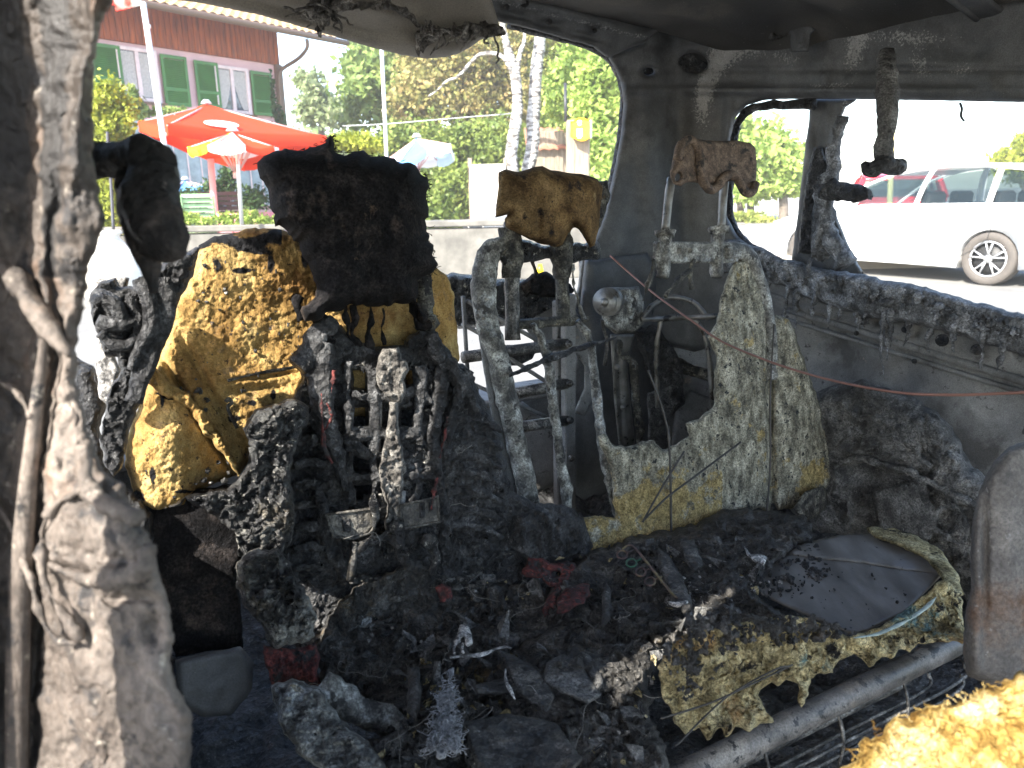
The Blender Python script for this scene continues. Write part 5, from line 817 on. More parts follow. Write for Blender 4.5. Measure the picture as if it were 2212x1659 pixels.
# foliage -------------------------------------------------------------
def leafmat(name, c1, c2, c3=None, tr=.35):
    m = mat(name, [(.3, c1), (.55, c2)] + ([(.75, c3)] if c3 else []), 3.0, 3, (.5, .7), 0, 1, rgh=.5, spec=.3)
    t = m.node_tree; b = t.nodes['Principled BSDF']; out = t.nodes['Material Output']; ts = t.nodes.new('ShaderNodeBsdfTranslucent'); mx = t.nodes.new('ShaderNodeMixShader'); mx.inputs[0].default_value = tr
    src = b.inputs['Base Color'].links[0].from_socket; t.links.new(src, ts.inputs[0]); t.links.new(b.outputs[0], mx.inputs[1]); t.links.new(ts.outputs[0], mx.inputs[2]); t.links.new(mx.outputs[0], out.inputs[0]); return m
LM_ = {'yellow': leafmat('leaves_yellow_green', (.12, .17, .03), (.30, .33, .07), (.46, .42, .12)), 'autumn': leafmat('leaves_autumn', (.12, .15, .035), (.34, .29, .10), (.50, .33, .17)), 'green': leafmat('leaves_green', (.09, .15, .04), (.21, .29, .075), (.38, .44, .13)), 'lime': leafmat('leaves_lime', (.16, .25, .05), (.34, .45, .10), (.54, .62, .18)),
       'dark': leafmat('leaves_dark', (.015, .045, .015), (.04, .09, .025), (.09, .15, .04)), 'conifer': leafmat('leaves_conifer', (.08, .13, .028), (.20, .26, .055), (.35, .38, .09)), 'pale': leafmat('leaves_pale', (.15, .2, .08), (.3, .36, .17), (.4, .45, .25)), 'gold': leafmat('leaves_gold', (.16, .2, .02), (.32, .36, .04), (.5, .48, .07))}
def leaves(m, blobs, n, size, seed=0, clump=.35, ncl=26, flatk=0):
    g = np.random.default_rng(seed); vol = np.array([b[3] * b[4] * b[5] for b in blobs]) ** .67; cn = (n * vol / vol.sum()).astype(int)
    C = []
    for b, k in zip(blobs, cn):
        c = np.array(b[:3]); r = np.array(b[3:6]); nc = max(4, ncl); d = g.normal(size=(nc, 3)); d /= np.linalg.norm(d, axis=1)[:, None]; cc = c + d * r * g.uniform(.25, .95, (nc, 1)) ** .6
        w_ = g.integers(0, nc, k); C.append(cc[w_] + g.normal(size=(k, 3)) * r * clump * g.uniform(.4, 1, (nc, 1))[w_])
    C = np.vstack(C); k = len(C); a = g.normal(size=(k, 3)); a /= np.linalg.norm(a, axis=1)[:, None]; b2 = np.cross(a, g.normal(size=(k, 3))); b2 /= np.linalg.norm(b2, axis=1)[:, None]; s = size * g.uniform(.6, 1.4, (k, 1))
    V = np.stack([C - a * s, C + b2 * s * .55, C + a * s, C - b2 * s * .55], 1).reshape(-1, 3)
    m.add(V, np.arange(4 * k).reshape(-1, 4)); return m
M['bark'] = mat('bark', [(.3, (.07, .055, .04)), (.7, (.17, .14, .11))], 12, 6, (.8, 1), .6, 30, dist=.02)
M['birch'] = mat('birch_bark', [(.42, (.06, .052, .045)), (.5, (.28, .26, .23)), (.6, (.55, .53, .49))], 5, 6, (.7, .9), .4, 30, dist=.01, streak=(1, 1, 3.5))
def blob(px, py, d, rx, ry, rz=None):      # radii in photo pixels
    p = P(px, py, d); s = d / FPX; return [*p, rx * s, (rz or rx) * s, ry * s]
def tree(name, label, cat, blobs, n, size, lm, trunk=None, seed=0, bark='bark', group=None, **k):
    base = trunk[0] if trunk else (np.mean([b[0] for b in blobs]), np.mean([b[1] for b in blobs]), min(b[2] - b[5] for b in blobs))
    t = thing(name, (base[0], base[1], base[2] if not trunk else trunk[0][2]), label, cat, group)
    leaves(MB(), blobs, n, size, seed, **k).build('crown', LM_[lm], t, smooth=False)
    if trunk:
        m = MB().tube([q[:3] for q in trunk], [q[3] for q in trunk], 10, 5, amp=.01, fr=6); c = np.array(trunk[-1][:3]); h = np.array(trunk[-2][:3])
        for b in blobs[:8]: m.tube([h + (c - h) * .4, (h + c) / 2 * .5 + np.array(b[:3]) * .5 + [0, 0, -b[5] * .3], b[:3]], [trunk[-1][3] * .8, trunk[-1][3] * .5, .02], 6, 4)
        m.build('trunk', M[bark], t)
    return t
def T4(px, py, d, r): return [*P(px, py, d), r]
def gz(px, d, z=0):
    p = P(px, 500, d); return [p[0], p[1], z]
tree('broadleaf_tree', 'large dark green broadleaf tree left of the birches, its crown edge against the sky', 'tree', [blob(810, 170, 26, 70, 90), blob(780, 230, 25, 40, 50), blob(870, 220, 26, 60, 80), blob(800, 120, 27, 50, 40)], 5200, .15, 'green', [[*gz(850, 27), .3], T4(850, 300, 27, .25), T4(840, 200, 27, .15)], 1)
tree('broadleaf_tree', 'big tree of yellowing autumn leaves behind the birch trunks', 'tree', [blob(930, 130, 25, 80, 90), blob(900, 220, 24, 60, 60), blob(1000, 180, 25, 80, 120), blob(1060, 120, 26, 90, 80), blob(1090, 240, 26, 70, 90), blob(980, 90, 27, 90, 70)], 34000, .088, 'autumn', [[*gz(1010, 26.5), .3], T4(1010, 300, 26.5, .25), T4(1010, 180, 26, .15)], 2, ncl=40)
tree('broadleaf_tree', 'tall yellow-green tree above and behind the birches', 'tree', [blob(1150, 110, 27, 70, 90), blob(1040, 70, 28, 80, 60), blob(1200, 130, 27, 50, 80), blob(1180, 220, 27, 60, 70)], 20000, .095, 'yellow', [[*gz(1150, 28), .3], T4(1150, 320, 28, .25), T4(1150, 180, 28, .15)], 3, ncl=36)
tree('broadleaf_tree', 'bright green leafy tree at the right of the tailgate opening, behind the yellow sign', 'tree', [blob(1260, 140, 19, 60, 60), blob(1290, 220, 18, 50, 70), blob(1240, 200, 19, 50, 60), blob(1300, 320, 18, 40, 50), blob(1330, 180, 18, 50, 80), blob(1290, 400, 18, 30, 30)], 17000, .088, 'lime', [[*gz(1310, 18.6), .2], T4(1305, 400, 18.6, .15), T4(1290, 260, 18.6, .08)], 4)
tree('broadleaf_tree', 'pale feathery tree against the sky beside the house corner', 'tree', [blob(690, 210, 32, 34, 46), blob(655, 170, 32, 26, 24), blob(720, 240, 32, 36, 34), blob(665, 240, 32, 28, 30)], 4200, .13, 'pale', [[*gz(695, 33), .2], T4(695, 300, 33, .15), T4(692, 220, 33, .08)], 5, clump=.28)
tree('conifer_hedge', 'tall feathery conifer hedge behind the birches and the blue parasol', 'hedge', [blob(860, 320, 21, 60, 50), blob(960, 330, 21, 70, 70), blob(1060, 330, 21, 70, 70), blob(900, 420, 20, 60, 60), blob(970, 420, 20, 50, 60), blob(1130, 330, 22, 60, 50), blob(1180, 300, 23, 60, 50), blob(905, 480, 17, 40, 60), blob(950, 480, 17, 34, 60), blob(1240, 320, 24, 60, 60)], 30000, .075, 'conifer', None, 6, ncl=60, clump=.3)
tree('shrub', 'yellow-green shrub beside the tip of the black headrest', 'shrub', [blob(770, 306, 14, 44, 20), blob(725, 312, 14, 30, 16), blob(800, 312, 14, 24, 22)], 2600, .045, 'gold', None, 7)
tree('thuja_bush', 'tall bright yellow-green thuja at the left, in front of the house', 'bush', [blob(235, 225, 11.5, 46, 46), blob(225, 280, 11.5, 40, 50), blob(262, 270, 11.5, 30, 40), blob(220, 430, 11.5, 34, 60), blob(215, 350, 11.5, 34, 60), blob(240, 470, 11.5, 24, 30)], 9000, .04, 'gold', None, 8)
tree('vine', 'leafy vine climbing the pink wall beside the left parasol', 'vine', [blob(300, 235, 15.2, 16, 22, 8), blob(330, 240, 15.4, 26, 9, 8), blob(372, 240, 16, 26, 8, 8), blob(288, 205, 15, 8, 20, 8)], 700, .07, 'green', None, 9)
tree('vine', 'thin vine climbing the wall corner beside the downpipe', 'vine', [blob(590, 200, 20, 5, 40, 5), blob(600, 245, 20, 10, 22, 5), blob(612, 260, 20, 8, 18, 5)], 420, .06, 'dark', None, 10)
for i, (x, y, rx, ry, n) in enumerate(((405, 472, 26, 13, 500), (440, 478, 22, 10, 300), (500, 474, 34, 13, 700), (545, 472, 34, 14, 800), (590, 478, 24, 12, 400))):
    tree('planter_plant', ['low green plant left of the green chair on the wall', 'low plant at the foot of the green chair', 'low plant with reddish tips right of the green chair', 'leafy lime plant in the middle of the planter', 'last lime plant before the black headrest'][i], 'plant', [blob(x, y, 10.9, rx, ry, 10)], n, .028, 'lime', None, 20 + i, group='plants along the terrace edge')
def bl(px, py, d, rx, ry): return blob(px, py, d, rx, ry, 14)
tree('flowering_bush', 'dark flowering bush under the red parasol', 'bush', [bl(400, 432, 14.5, 50, 22), bl(470, 420, 14.5, 30, 30), bl(490, 390, 14.5, 18, 30), bl(540, 430, 14.5, 40, 24)], 4200, .04, 'dark', None, 11)
tree('street_tree', 'round green tree seen through the rear quarter window', 'tree', [blob(1640, 330, 24, 66, 60), blob(1610, 290, 24, 26, 40), blob(1690, 350, 24, 46, 50), blob(1615, 400, 24, 50, 30), blob(1700, 400, 24, 34, 24), blob(1650, 400, 24, 40, 24)], 9000, .12, 'lime', [[*gz(1692, 24), .15], T4(1692, 430, 24, .14), T4(1685, 380, 24, .1)], 12)
tree('street_tree', 'yellowish tree at the far right edge of the side window', 'tree', [blob(2190, 350, 26, 34, 26), blob(2220, 320, 26, 30, 30), blob(2215, 375, 26, 30, 20)], 3600, .11, 'gold', [[*gz(2215, 26), .12], T4(2215, 400, 26, .1), T4(2215, 350, 26, .06)], 13)
for i, x in enumerate((1572, 1600, 1622, 1744)):
    o = MB().tube([T4(x, 500, 24.5, 0)[:3], T4(x - 1, 405, 24.5, 0)[:3]], .12 if i < 3 else .08, 8, 3).build('tree_trunk', M['bark']); tag(o, ['leftmost bare trunk under the round green tree', 'second bare trunk under the round green tree', 'third bare trunk from the left under the round green tree', 'short post between the round tree and the white car'][i], 'trunk' if i < 3 else 'post')
tree('roadside_hedge', 'low roadside hedge left of the white car', 'hedge', [blob(1600, 470, 23, 50, 12), blob(1650, 478, 22, 30, 10)], 1800, .06, 'yellow', None, 14)
MB().box(gz(1600, 21.2, .12), [8, .25, .24], bev=.03).build('kerb', M['concrete']); tag(bpy.data.objects['kerb'], 'pale kerb in front of the roadside hedge', 'kerb', kind='structure')
# far treeline and hill behind everything
tree('far_trees', 'far dark tree belt behind the garden', 'trees', [blob(x, 350 - 20 * math.sin(x * .02), 60, 90, 50) for x in range(600, 1500, 70)], 9000, .35, 'green', None, 15)['kind'] = 'stuff'
# birches
for i, (l, lab) in enumerate((([(1108, 380, .13), (1104, 330, .13), (1112, 280, .13), (1118, 220, .12), (1112, 160, .11), (1098, 110, .09), (1086, 60, .07), (1070, -40, .05)], 'left birch trunk with a forked top and a long bare dead branch'), ([(1140, 380, .15), (1150, 320, .15), (1152, 260, .15), (1156, 200, .14), (1160, 140, .14), (1166, 90, .13), (1172, -40, .11)], 'right birch trunk, straight and thicker, with dark bark scars'), ([(1130, 375, .05), (1138, 340, .06), (1146, 300, .06)], 'thin pale birch stem leaning between the two big birch trunks'))):
    d = 17 + i * .5; g_ = gz(l[0][0], d, .7); t = thing('birch_tree', g_, lab, 'birch tree', 'birches')
    m = MB().tube([np.array(g_)] + [P(x, y, d) for x, y, r in l], [l[0][2] * 1.1] + [r for *_, r in l], 12, 6, amp=.012, fr=5); m.build('trunk', M['birch'], t)
    if i == 0:
        MB().tube([P(x, y, d - .1) for x, y in ((1104, 150), (1085, 122), (1055, 114), (1030, 122), (1012, 140), (990, 165), (965, 175), (945, 195), (925, 208))], [.05, .045, .04, .04, .035, .03, .025, .02, .01], 7, 5, amp=.006, fr=8).build('branch', M['birch'], t)
        MB().tube([P(x, y, d) for x, y in ((1116, 180), (1122, 120), (1132, 90), (1130, 60), (1110, 20))], [.07, .05, .04, .035, .03], 8, 5, amp=.005, fr=8).build('branch', M['birch'], t)
# poles ---------------------------------------------------------------
M['pole'] = flat('white_metal', (.70, .71, .72), .35, .3, .05); M['darkpole'] = flat('dark_iron', (.03, .03, .035), .5); M['wood'] = mat('weathered_wood', [(.3, (.16, .125, .09)), (.7, (.34, .28, .21))], 6, 6, (.8, 1), .5, 30, streak=(4, 4, .5), dist=.01)
t = thing('flagpole', gz(375, 9.5), 'white flagpole at the left with a red and white flag at its top', 'flagpole'); d = 9.5
b0 = P(378, 470, d); tp = P(309, 6, d); ax = (tp - b0); b_ = b0 - ax * (b0[2] / ax[2]); MB().tube([b_, tp], .034, 12, 1, smooth=False).build('pole', M['pole'], t)
for x, y in ((318, 57), (352, 290)): MB().cyl(P(x, y, d), ax, .042, .03, 12).build('pole_collar', M['pole'], t)
M['flag'] = mat('flag_cloth', [(.45, (.55, .03, .015)), (.52, (.8, .75, .68))], 2.2, 1, (.7, .9), 0, 1)
m = MB().relief([(246, -30), (306, -40), (306, 12), (290, 16), (268, 22), (250, 26), (248, 10), (240, 14)], plane([0, 1, 0], 9.2), 3, .01, 4, .05, 3, .5); m.build('flag', M['flag'], t)
t = thing('flagpole', gz(836, 15), 'thin white pole standing in front of the autumn tree', 'flagpole'); MB().tube([P(822, 60, 15), P(828, 180, 15), P(834, 318, 15), gz(842, 15)], .035, 8, 2, smooth=False).build('pole', M['pole'], t); MB().cyl(P(830, 240, 15), [0, 0, 1], .045, .04, 10).build('pole_collar', M['pole'], t)
t = thing('garden_lamp', gz(245, 10.6), 'dark garden lamp post with a small white shade in front of the thuja', 'lamp'); MB().tube([P(246, 520, 10.6), P(240, 400, 10.6), P(233, 310, 10.6), P(232, 285, 10.6)], .022, 8, 3).build('pole', M['darkpole'], t)
MB().cyl(P(234, 315, 10.6), [0, 0, 1], .11, .09, 16, r2=.03).build('lamp_shade', M['pole'], t)
M['urn'] = mat('whitewash', [(.3, (.60, .56, .49)), (.7, (.72, .69, .63))], 4, 6, (.7, .9), .3, 20, dist=.01)
uc = P(250, 640, 9.3); m = MB(); m.tube([[uc[0], uc[1], z] for z in (.0, .12, .35, .55, .68, .76, .80, .83, .86)], [.22, .36, .43, .36, .22, .14, .14, .17, .15], 28, 4)
tag(m.build('garden_urn', M['urn']), 'large whitewashed urn in full sun between the pillar and the dark knob', 'urn')
t = thing('stone_pillar', gz(1245, 15), 'weathered wooden post and grey stone pillar carrying the yellow sign', 'pillar')
m = MB(); a = P(1234, 470, 15); b = P(1232, 262, 15); m.box((a + b) / 2, [.17, .17, b[2] - a[2]], bev=.02); m.build('post', M['wood'], t)
a = P(1256, 480, 15.1); b = P(1256, 290, 15.1); MB().box((a + b) / 2, [.30, .3, b[2] - a[2]], bev=.03).build('pillar_shaft', M['wood'], t)
MB().tube([P(1222, 262, 15), P(1221, 180, 15)], .03, 8, 1, smooth=False).build('pipe', M['darkpole'], t)
# yellow sign
t = thing('yellow_sign', P(1256, 304, 14.6), 'yellow shield-shaped hanging sign with a white beer glass and red lettering', 'sign')
M['yel'] = flat('sign_yellow', (.85, .62, .01), .35); M['yel2'] = flat('sign_orange', (.75, .40, .01), .4); M['signwhite'] = flat('sign_white', (.85, .85, .82), .4); M['signred'] = flat('sign_red', (.55, .06, .03), .5)
def face(l, d): return [P(x, y, d) for x, y in l]
shl = [(1233.5, 262), (1238, 263), (1244, 258), (1252, 255.5), (1261, 256), (1268, 259), (1273, 259.5), (1274, 275), (1273, 297), (1268, 300), (1262, 303.5), (1255, 304), (1248, 302), (1241, 298), (1233.5, 296), (1233, 280)]
dd = ray(1254, 280); dd = dd / np.linalg.norm(dd); m = MB().prism(face(shl, 14.6), np.array([.25, 1, 0]) * .16); m.build('sign_board', M['yel'], t, smooth=False)
m = MB(); m.tube(face(shl + shl[:1], 14.59), .012, 6, 1, smooth=False); m.build('sign_rim', M['yel2'], t)
MB().prism(face([(1274.5, 259), (1277, 259.5), (1277, 297), (1274.5, 297.5)], 14.62), np.array([.2, 1, 0]) * .15).build('sign_side', M['signwhite'], t, smooth=False)
MB().prism(face([(1246, 278), (1258, 278), (1257, 295), (1254, 299), (1249, 299), (1246, 295)], 14.585), np.array([0, .004, 0])).build('glass_picture', M['signwhite'], t, smooth=False)
m = MB(); m.prism(face([(1247, 262), (1250, 260), (1254, 260), (1257, 263), (1254, 265), (1256, 269), (1251, 272), (1248, 268)], 14.585), np.array([0, .004, 0])); m.build('crest_picture', M['signwhite'], t, smooth=False)
m = MB()
for i in range(7): x = 1245.5 + i * 2.1; m.prism(face([(x, 273.2), (x + .55, 273.0), (x + .55, 276.6), (x, 276.8)], 14.583), np.array([0, .003, 0])); m.prism(face([(x, 273.2 + (i % 3)), (x + 1.5, 273.2 + (i % 3)), (x + 1.5, 273.9 + (i % 3)), (x, 273.9 + (i % 3))], 14.582), np.array([0, .003, 0]))
for x0 in (1248, 1251, 1254): m.prism(face([(x0, 290.6), (x0 + 1.6, 290.2), (x0 + 1.6, 291), (x0, 291.4)], 14.581), np.array([0, .003, 0]))
m.build('sign_lettering', M['signred'], t, smooth=False)
m = MB(); m.tube([P(1226, 268, 14.9), P(1236, 272, 14.7)], .015, 6, 1, smooth=False); m.tube([P(1226, 288, 14.9), P(1236, 292, 14.7)], .015, 6, 1, smooth=False); m.build('sign_bracket', M['darkpole'], t)
# shed
t = thing('wooden_shed', gz(1185, 19), 'small weathered board shed with a red tiled roof behind the birches', 'shed')
M['redtile'] = mat('red_tiles', [(.3, (.26, .09, .05)), (.7, (.46, .20, .12))], 5, 6, (.8, 1), .6, 12, dist=.03, spots=[((.12, .05, .03), 3, .6, .1)])
sa = P(1150, 330, 19); sb = P(1226, 325, 19); sx = (sb - sa) * [1, 1, 0]; Ls = np.linalg.norm(sx); sx /= Ls; sn = np.array([sx[1], -sx[0], 0]); m = MB()
for i in range(int(Ls / .11)): c = sa + sx * (.055 + i * .11); m.box([c[0], c[1], sa[2] / 2 + .55], [.104, .03 + .01 * (i % 3), sa[2] - .1], [sx, sn, ZV], .004)
m.box([*(sa + sx * Ls / 2 - sn * 1.02)[:2], sa[2] / 2 + .5], [Ls, 2, sa[2] - .1], [sx, sn, ZV]); m.build('wall', M['wood'], t, smooth=False)
ra = P(1146, 320, 18.8); rb = P(1230, 306, 18.8); rz = (P(1160, 286, 20)[2] - ra[2]); m = MB(); U, V_ = np.meshgrid(np.linspace(-.1, Ls + .2, 90), np.linspace(0, 1, 14)); T = ra + np.outer(U.ravel(), sx) + np.outer(V_.ravel() * 1.7, -sn) + np.outer(V_.ravel() * rz * 1.25 + .035 * np.abs(np.sin(U.ravel() * 14)) + (V_.ravel() * 13 % 2) * .0, ZV); idx = np.arange(90 * 14).reshape(14, 90); q = np.stack([idx[:-1, :-1], idx[:-1, 1:], idx[1:, 1:], idx[1:, :-1]], -1).reshape(-1, 4)
m.add(np.vstack([T, T - [0, 0, .06]]), [tuple(r) for r in q] + [tuple(r[::-1] + 1260) for r in q] + [(i, i + 1260, i + 1261, i + 1) for i in range(89)]); m.build('roof', M['redtile'], t, smooth=False)
# white panel with posts, chair
t = thing('white_screen', gz(1060, 13.5), 'bright white garden screen between two wooden posts', 'screen')
a = P(1018, 476, 13.5); b = P(1092, 355, 13.5); MB().box([(a[0] + b[0]) / 2, a[1], (a[2] + b[2]) / 2], [b[0] - a[0], .04, b[2] - a[2]], bev=.005).build('panel', M['urn'], t)
for x in (1017, 1093): a = P(x, 476, 13.45); b = P(x, 342, 13.45); MB().box((a + b) / 2, [.075, .075, b[2] - a[2]], bev=.008).build('post', M['wood'], t)
def chair(name, label, c, s, yaw, mt, slat=True, grp=None):
    t = thing(name, c, label, 'chair', grp); R_ = np.array([[math.cos(yaw), math.sin(yaw), 0], [-math.sin(yaw), math.cos(yaw), 0], [0, 0, 1]]); c = np.array(c)
    L = lambda x, y, z: c + (np.array([x, y, z]) * s) @ R_
    m = MB(); 
    for i in range(7): m.box(L(0, -.2 + i * .07, .44), [.46 * s, .055 * s, .02 * s], R_, .004)
    m.build('seat', mt, t)
    m = MB(); bz = [np.array([0, -.26 - i * .035, .50 + i * .075]) for i in range(8)]
    for q in bz: m.box(c + (q * s) @ R_, [.46 * s, .016 * s, .062 * s], R_, .003)
    for sx_ in (-.23, .23): m.tube([c + (np.array([sx_, q[1] - .012, q[2]]) * s) @ R_ for q in bz], .016 * s, 6, 2)
    m.build('backrest', mt, t)
    for x in (-.22, .22):
        for y in (-.22, .22): MB().tube([L(x, y, 0), L(x * .95, y * .95, .44)], .014 * s, 6, 1, smooth=False).build('leg', mt, t)
        MB().tube([L(x * 1.1, -.3, .62), L(x * 1.15, 0, .66), L(x * 1.1, .22, .64), L(x, .22, .44)], .014 * s, 6, 4).build('armrest', mt, t)
M['greench'] = flat('pale_green_plastic', (.30, .50, .27), .5); M['whitech'] = flat('white_plastic', (.72, .70, .66), .5); M['brownch'] = flat('brown_wicker', (.06, .035, .035), .7, 0, .4, 60); M['pinkcloth'] = flat('pink_tablecloth', (.75, .28, .30), .8)
zt_ = zt - .62
def on(px, d): p = P(px, 500, d); return np.array([p[0], p[1], zt_])
chair('garden_chair', 'pale green slatted garden chair with its back to the wall edge', on(436, 11.6) + np.array([0, 0, .10]), .92, .35, M['greench'])
chair('garden_chair', 'white slatted chair in front of the white screen', on(1048, 12.6), .85, .6, M['whitech'])
chair('garden_chair', 'dark wicker chair behind the pink table, left one', on(486, 13.4), 1.05, .1, M['brownch'], grp='wicker chairs at the pink table')
chair('garden_chair', 'dark wicker chair behind the pink table, right one', on(522, 13.4), 1.05, -.1, M['brownch'], grp='wicker chairs at the pink table')
chair('garden_chair', 'white chair at the red table left of the green chair', on(404, 12.6), .9, 2.2, M['whitech'])
def table(px, d, w_, mt, lab):
    c = np.array(on(px, d)); t = thing('cafe_table', c, lab, 'table'); MB().box(c + [0, 0, .74], [w_, .8, .04], bev=.01).build('tabletop', mt, t)
    for x in (-1, 1):
        for y in (-1, 1): MB().tube([c + [x * (w_ / 2 - .08), y * .32, 0], c + [x * (w_ / 2 - .08), y * .32, .72]], .02, 6, 1, smooth=False).build('leg', M['darkpole'], t)
    n = 40; a = np.linspace(0, 2 * math.pi, n, endpoint=False); ex = np.clip(np.cos(a) * 1.5, -1, 1) * w_ / 2 * 1.02; ey = np.clip(np.sin(a) * 1.5, -1, 1) * .41; top = np.stack([ex, ey, 0 * a + .765], -1); bt = np.stack([ex * (1.03 + .02 * np.sin(a * 9)), ey * (1.04 + .03 * np.sin(a * 9)), .48 + .03 * np.sin(a * 5)], -1)
    MB().add(np.vstack([top, bt]) + c, [tuple(range(n))] + [(i, n + i, n + (i + 1) % n, (i + 1) % n) for i in range(n)]).build('tablecloth', mt, t)
table(508, 12.3, 1.15, M['pinkcloth'], 'table under a pink cloth beside the green chair'); M['redcloth'] = flat('red_tablecloth', (.5, .03, .05), .8); table(400, 13.2, .9, M['redcloth'], 'table under a dark red cloth at the far left of the terrace')
# parasols
def parasol(lab, apex, rim, pole, mt, r=.03, val=.18, seam=None, under=None, par_mats=None, nrib=None):
    apex = np.array(apex); rim = [np.array(p) for p in rim]; n = len(rim); c = np.array(pole[0]); t = thing('parasol', (pole[-1][0], pole[-1][1], pole[-1][2]), lab, 'parasol')
    for k in range(n if par_mats else 1):
        m = MB(); rng_ = [k] if par_mats else range(n)
        for i in rng_:
            a, b = rim[i], rim[(i + 1) % n]; N = 8; g = []
            for u in np.linspace(0, 1, N + 1):
                g.append([apex + (a + (b - a) * v - apex) * u + ZV * (-.05 * u * 4 * v * (1 - v) - .04 * math.sin(math.pi * u)) for v in np.linspace(0, 1, N + 1)])
            lip = [p - ZV * val * (1 + .08 * math.sin(j * 3)) for j, p in enumerate(g[-1])]; g.append(lip); V = np.array(g).reshape(-1, 3)
            m.add(np.vstack([V, V - [0, 0, .006]]), [(r_ * (N + 1) + j, r_ * (N + 1) + j + 1, (r_ + 1) * (N + 1) + j + 1, (r_ + 1) * (N + 1) + j) for r_ in range(N + 1) for j in range(N)])
        m.build('canopy', par_mats[k] if par_mats else mt, t)
    MB().tube(pole, r, 12, 1, smooth=False).build('pole', M['pole'] if r < .035 else M['pinkpole'], t)
    top = np.array(pole[0]); hub = top - (top - np.array(pole[-1])) / np.linalg.norm(top - np.array(pole[-1])) * .55
    m = MB(); m.cyl(hub, ZV, r * 1.8, .08, 12)
    for p in rim: q = apex + (p - apex) * .5 - ZV * .03; m.tube([hub, q], .012, 5, 1, smooth=False); m.tube([apex - ZV * .03, p - ZV * .02], .012, 5, 1, smooth=False)
    m.build('ribs', M['pinkpole'], t); MB().cyl(apex + ZV * .03, ZV, .09, .06, 12, r2=.04).build('finial', M['pole'], t); return t
M['pinkpole'] = flat('pinkish_pole', (.62, .36, .34), .5)
def clothmat(name, c, tr=.4):
    m = mat(name, [(.3, tuple(np.array(c) * .92)), (.7, c)], 3, 3, (.7, .9), 0, 1, spec=.2); t = m.node_tree; b = t.nodes['Principled BSDF']; ts = t.nodes.new('ShaderNodeBsdfTranslucent'); mx = t.nodes.new('ShaderNodeMixShader'); mx.inputs[0].default_value = tr; t.links.new(b.inputs['Base Color'].links[0].from_socket, ts.inputs[0]); t.links.new(b.outputs[0], mx.inputs[1]); t.links.new(ts.outputs[0], mx.inputs[2]); t.links.new(mx.outputs[0], t.nodes['Material Output'].inputs[0]); return m
M['orange'] = clothmat('orange_red_cloth', (.80, .065, .02), .35); M['yelcloth'] = clothmat('yellow_cloth', (.85, .50, .03)); M['whitecloth'] = clothmat('white_cloth', (.85, .83, .80)); M['bluecloth'] = clothmat('blue_cloth', (.16, .38, .72)); M['palebluecloth'] = clothmat('pale_blue_cloth', (.62, .76, .86))
ap = P(446, 224, 12.2)
parasol('big square orange-red parasol in front of the house, pale oval emblem on its slope', ap, [P(298, 262, 11.4), P(361, 268, 10.3), P(706, 294, 12.6), P(527, 352, 14.4)], [ap - ZV * .05, P(457, 370, 12.2), [*P(466, 500, 12.2)[:2], zt_]], M['orange'], .05, .15)
em = [P(476 + 40 * math.cos(a), 266 + 7.5 * math.sin(a) + 6 * math.cos(a), 11.72 + .1 * math.sin(a)) for a in np.linspace(0, 2 * math.pi, 20, endpoint=False)]
EMB = em
rA, rB = P(361, 268, 10.3), P(706, 294, 12.6); pn = np.cross(rA - ap, rB - ap); pn /= np.linalg.norm(pn); pn = pn if pn[2] > 0 else -pn
EP = lambda x, y, o: EYE + ray(x, y) * ((pn @ (ap - EYE) + o) / (ray(x, y) @ pn))
el_ = [(478 + 38 * math.cos(a) - 1 * math.sin(a), 268 + 6.5 * math.sin(a) + 4 * math.cos(a)) for a in np.linspace(0, 2 * math.pi, 24, endpoint=False)]
big = [o for o in bpy.data.objects if o.name.startswith('parasol') and o.parent is None][0]
MB().prism([EP(x, y, -.01) for x, y in el_], pn * .006).build('oval_emblem', M['whitecloth'], big, smooth=False)
ap2 = P(502, 283, 10.4); rimc = P(506, 318, 10.4); rr_ = .60; rim = [rimc + rr_ * np.array([math.cos(a), math.sin(a), 0]) for a in np.linspace(0, 2 * math.pi, 8, endpoint=False) + .55]
pm = [M['orange'], M['whitecloth'], M['orange'], M['yelcloth'], M['yelcloth'], M['whitecloth'], M['orange'], M['whitecloth']]
parasol('small round parasol with yellow, white and orange panels on a white pole', ap2, rim, [ap2 - ZV * .03, P(512, 330, 10.4), [*P(524, 500, 10.4 + .4)[:2], zt]], None, .028, .08, par_mats=pm)
ap3 = P(900, 296, 13.2); rimc = P(902, 338, 13.2); e = []
for i, a in enumerate(np.linspace(0, 2 * math.pi, 8, endpoint=False) + .35): e.append(rimc + np.array([.66 * math.cos(a), .66 * math.sin(a), .12 * math.cos(a) - .10 * math.sin(a * 2)]))
parasol('white and blue parasol tilted beside the black headrest', ap3, e, [ap3 - ZV * .03, [*P(902, 500, 13.2)[:2], zt_]], None, .025, .12, par_mats=[M['palebluecloth'], M['whitecloth'], M['bluecloth'], M['whitecloth'], M['palebluecloth'], M['bluecloth'], M['whitecloth'], M['whitecloth']])
apb = P(400, 388, 15.5); rimc = P(400, 404, 15.5); parasol('small blue parasol far back under the red one', apb, [rimc + .55 * np.array([math.cos(a), math.sin(a), 0]) for a in np.linspace(0, 2 * math.pi, 8, endpoint=False)], [apb, [*P(402, 500, 15.5)[:2], zt_]], M['bluecloth'], .02, .06)
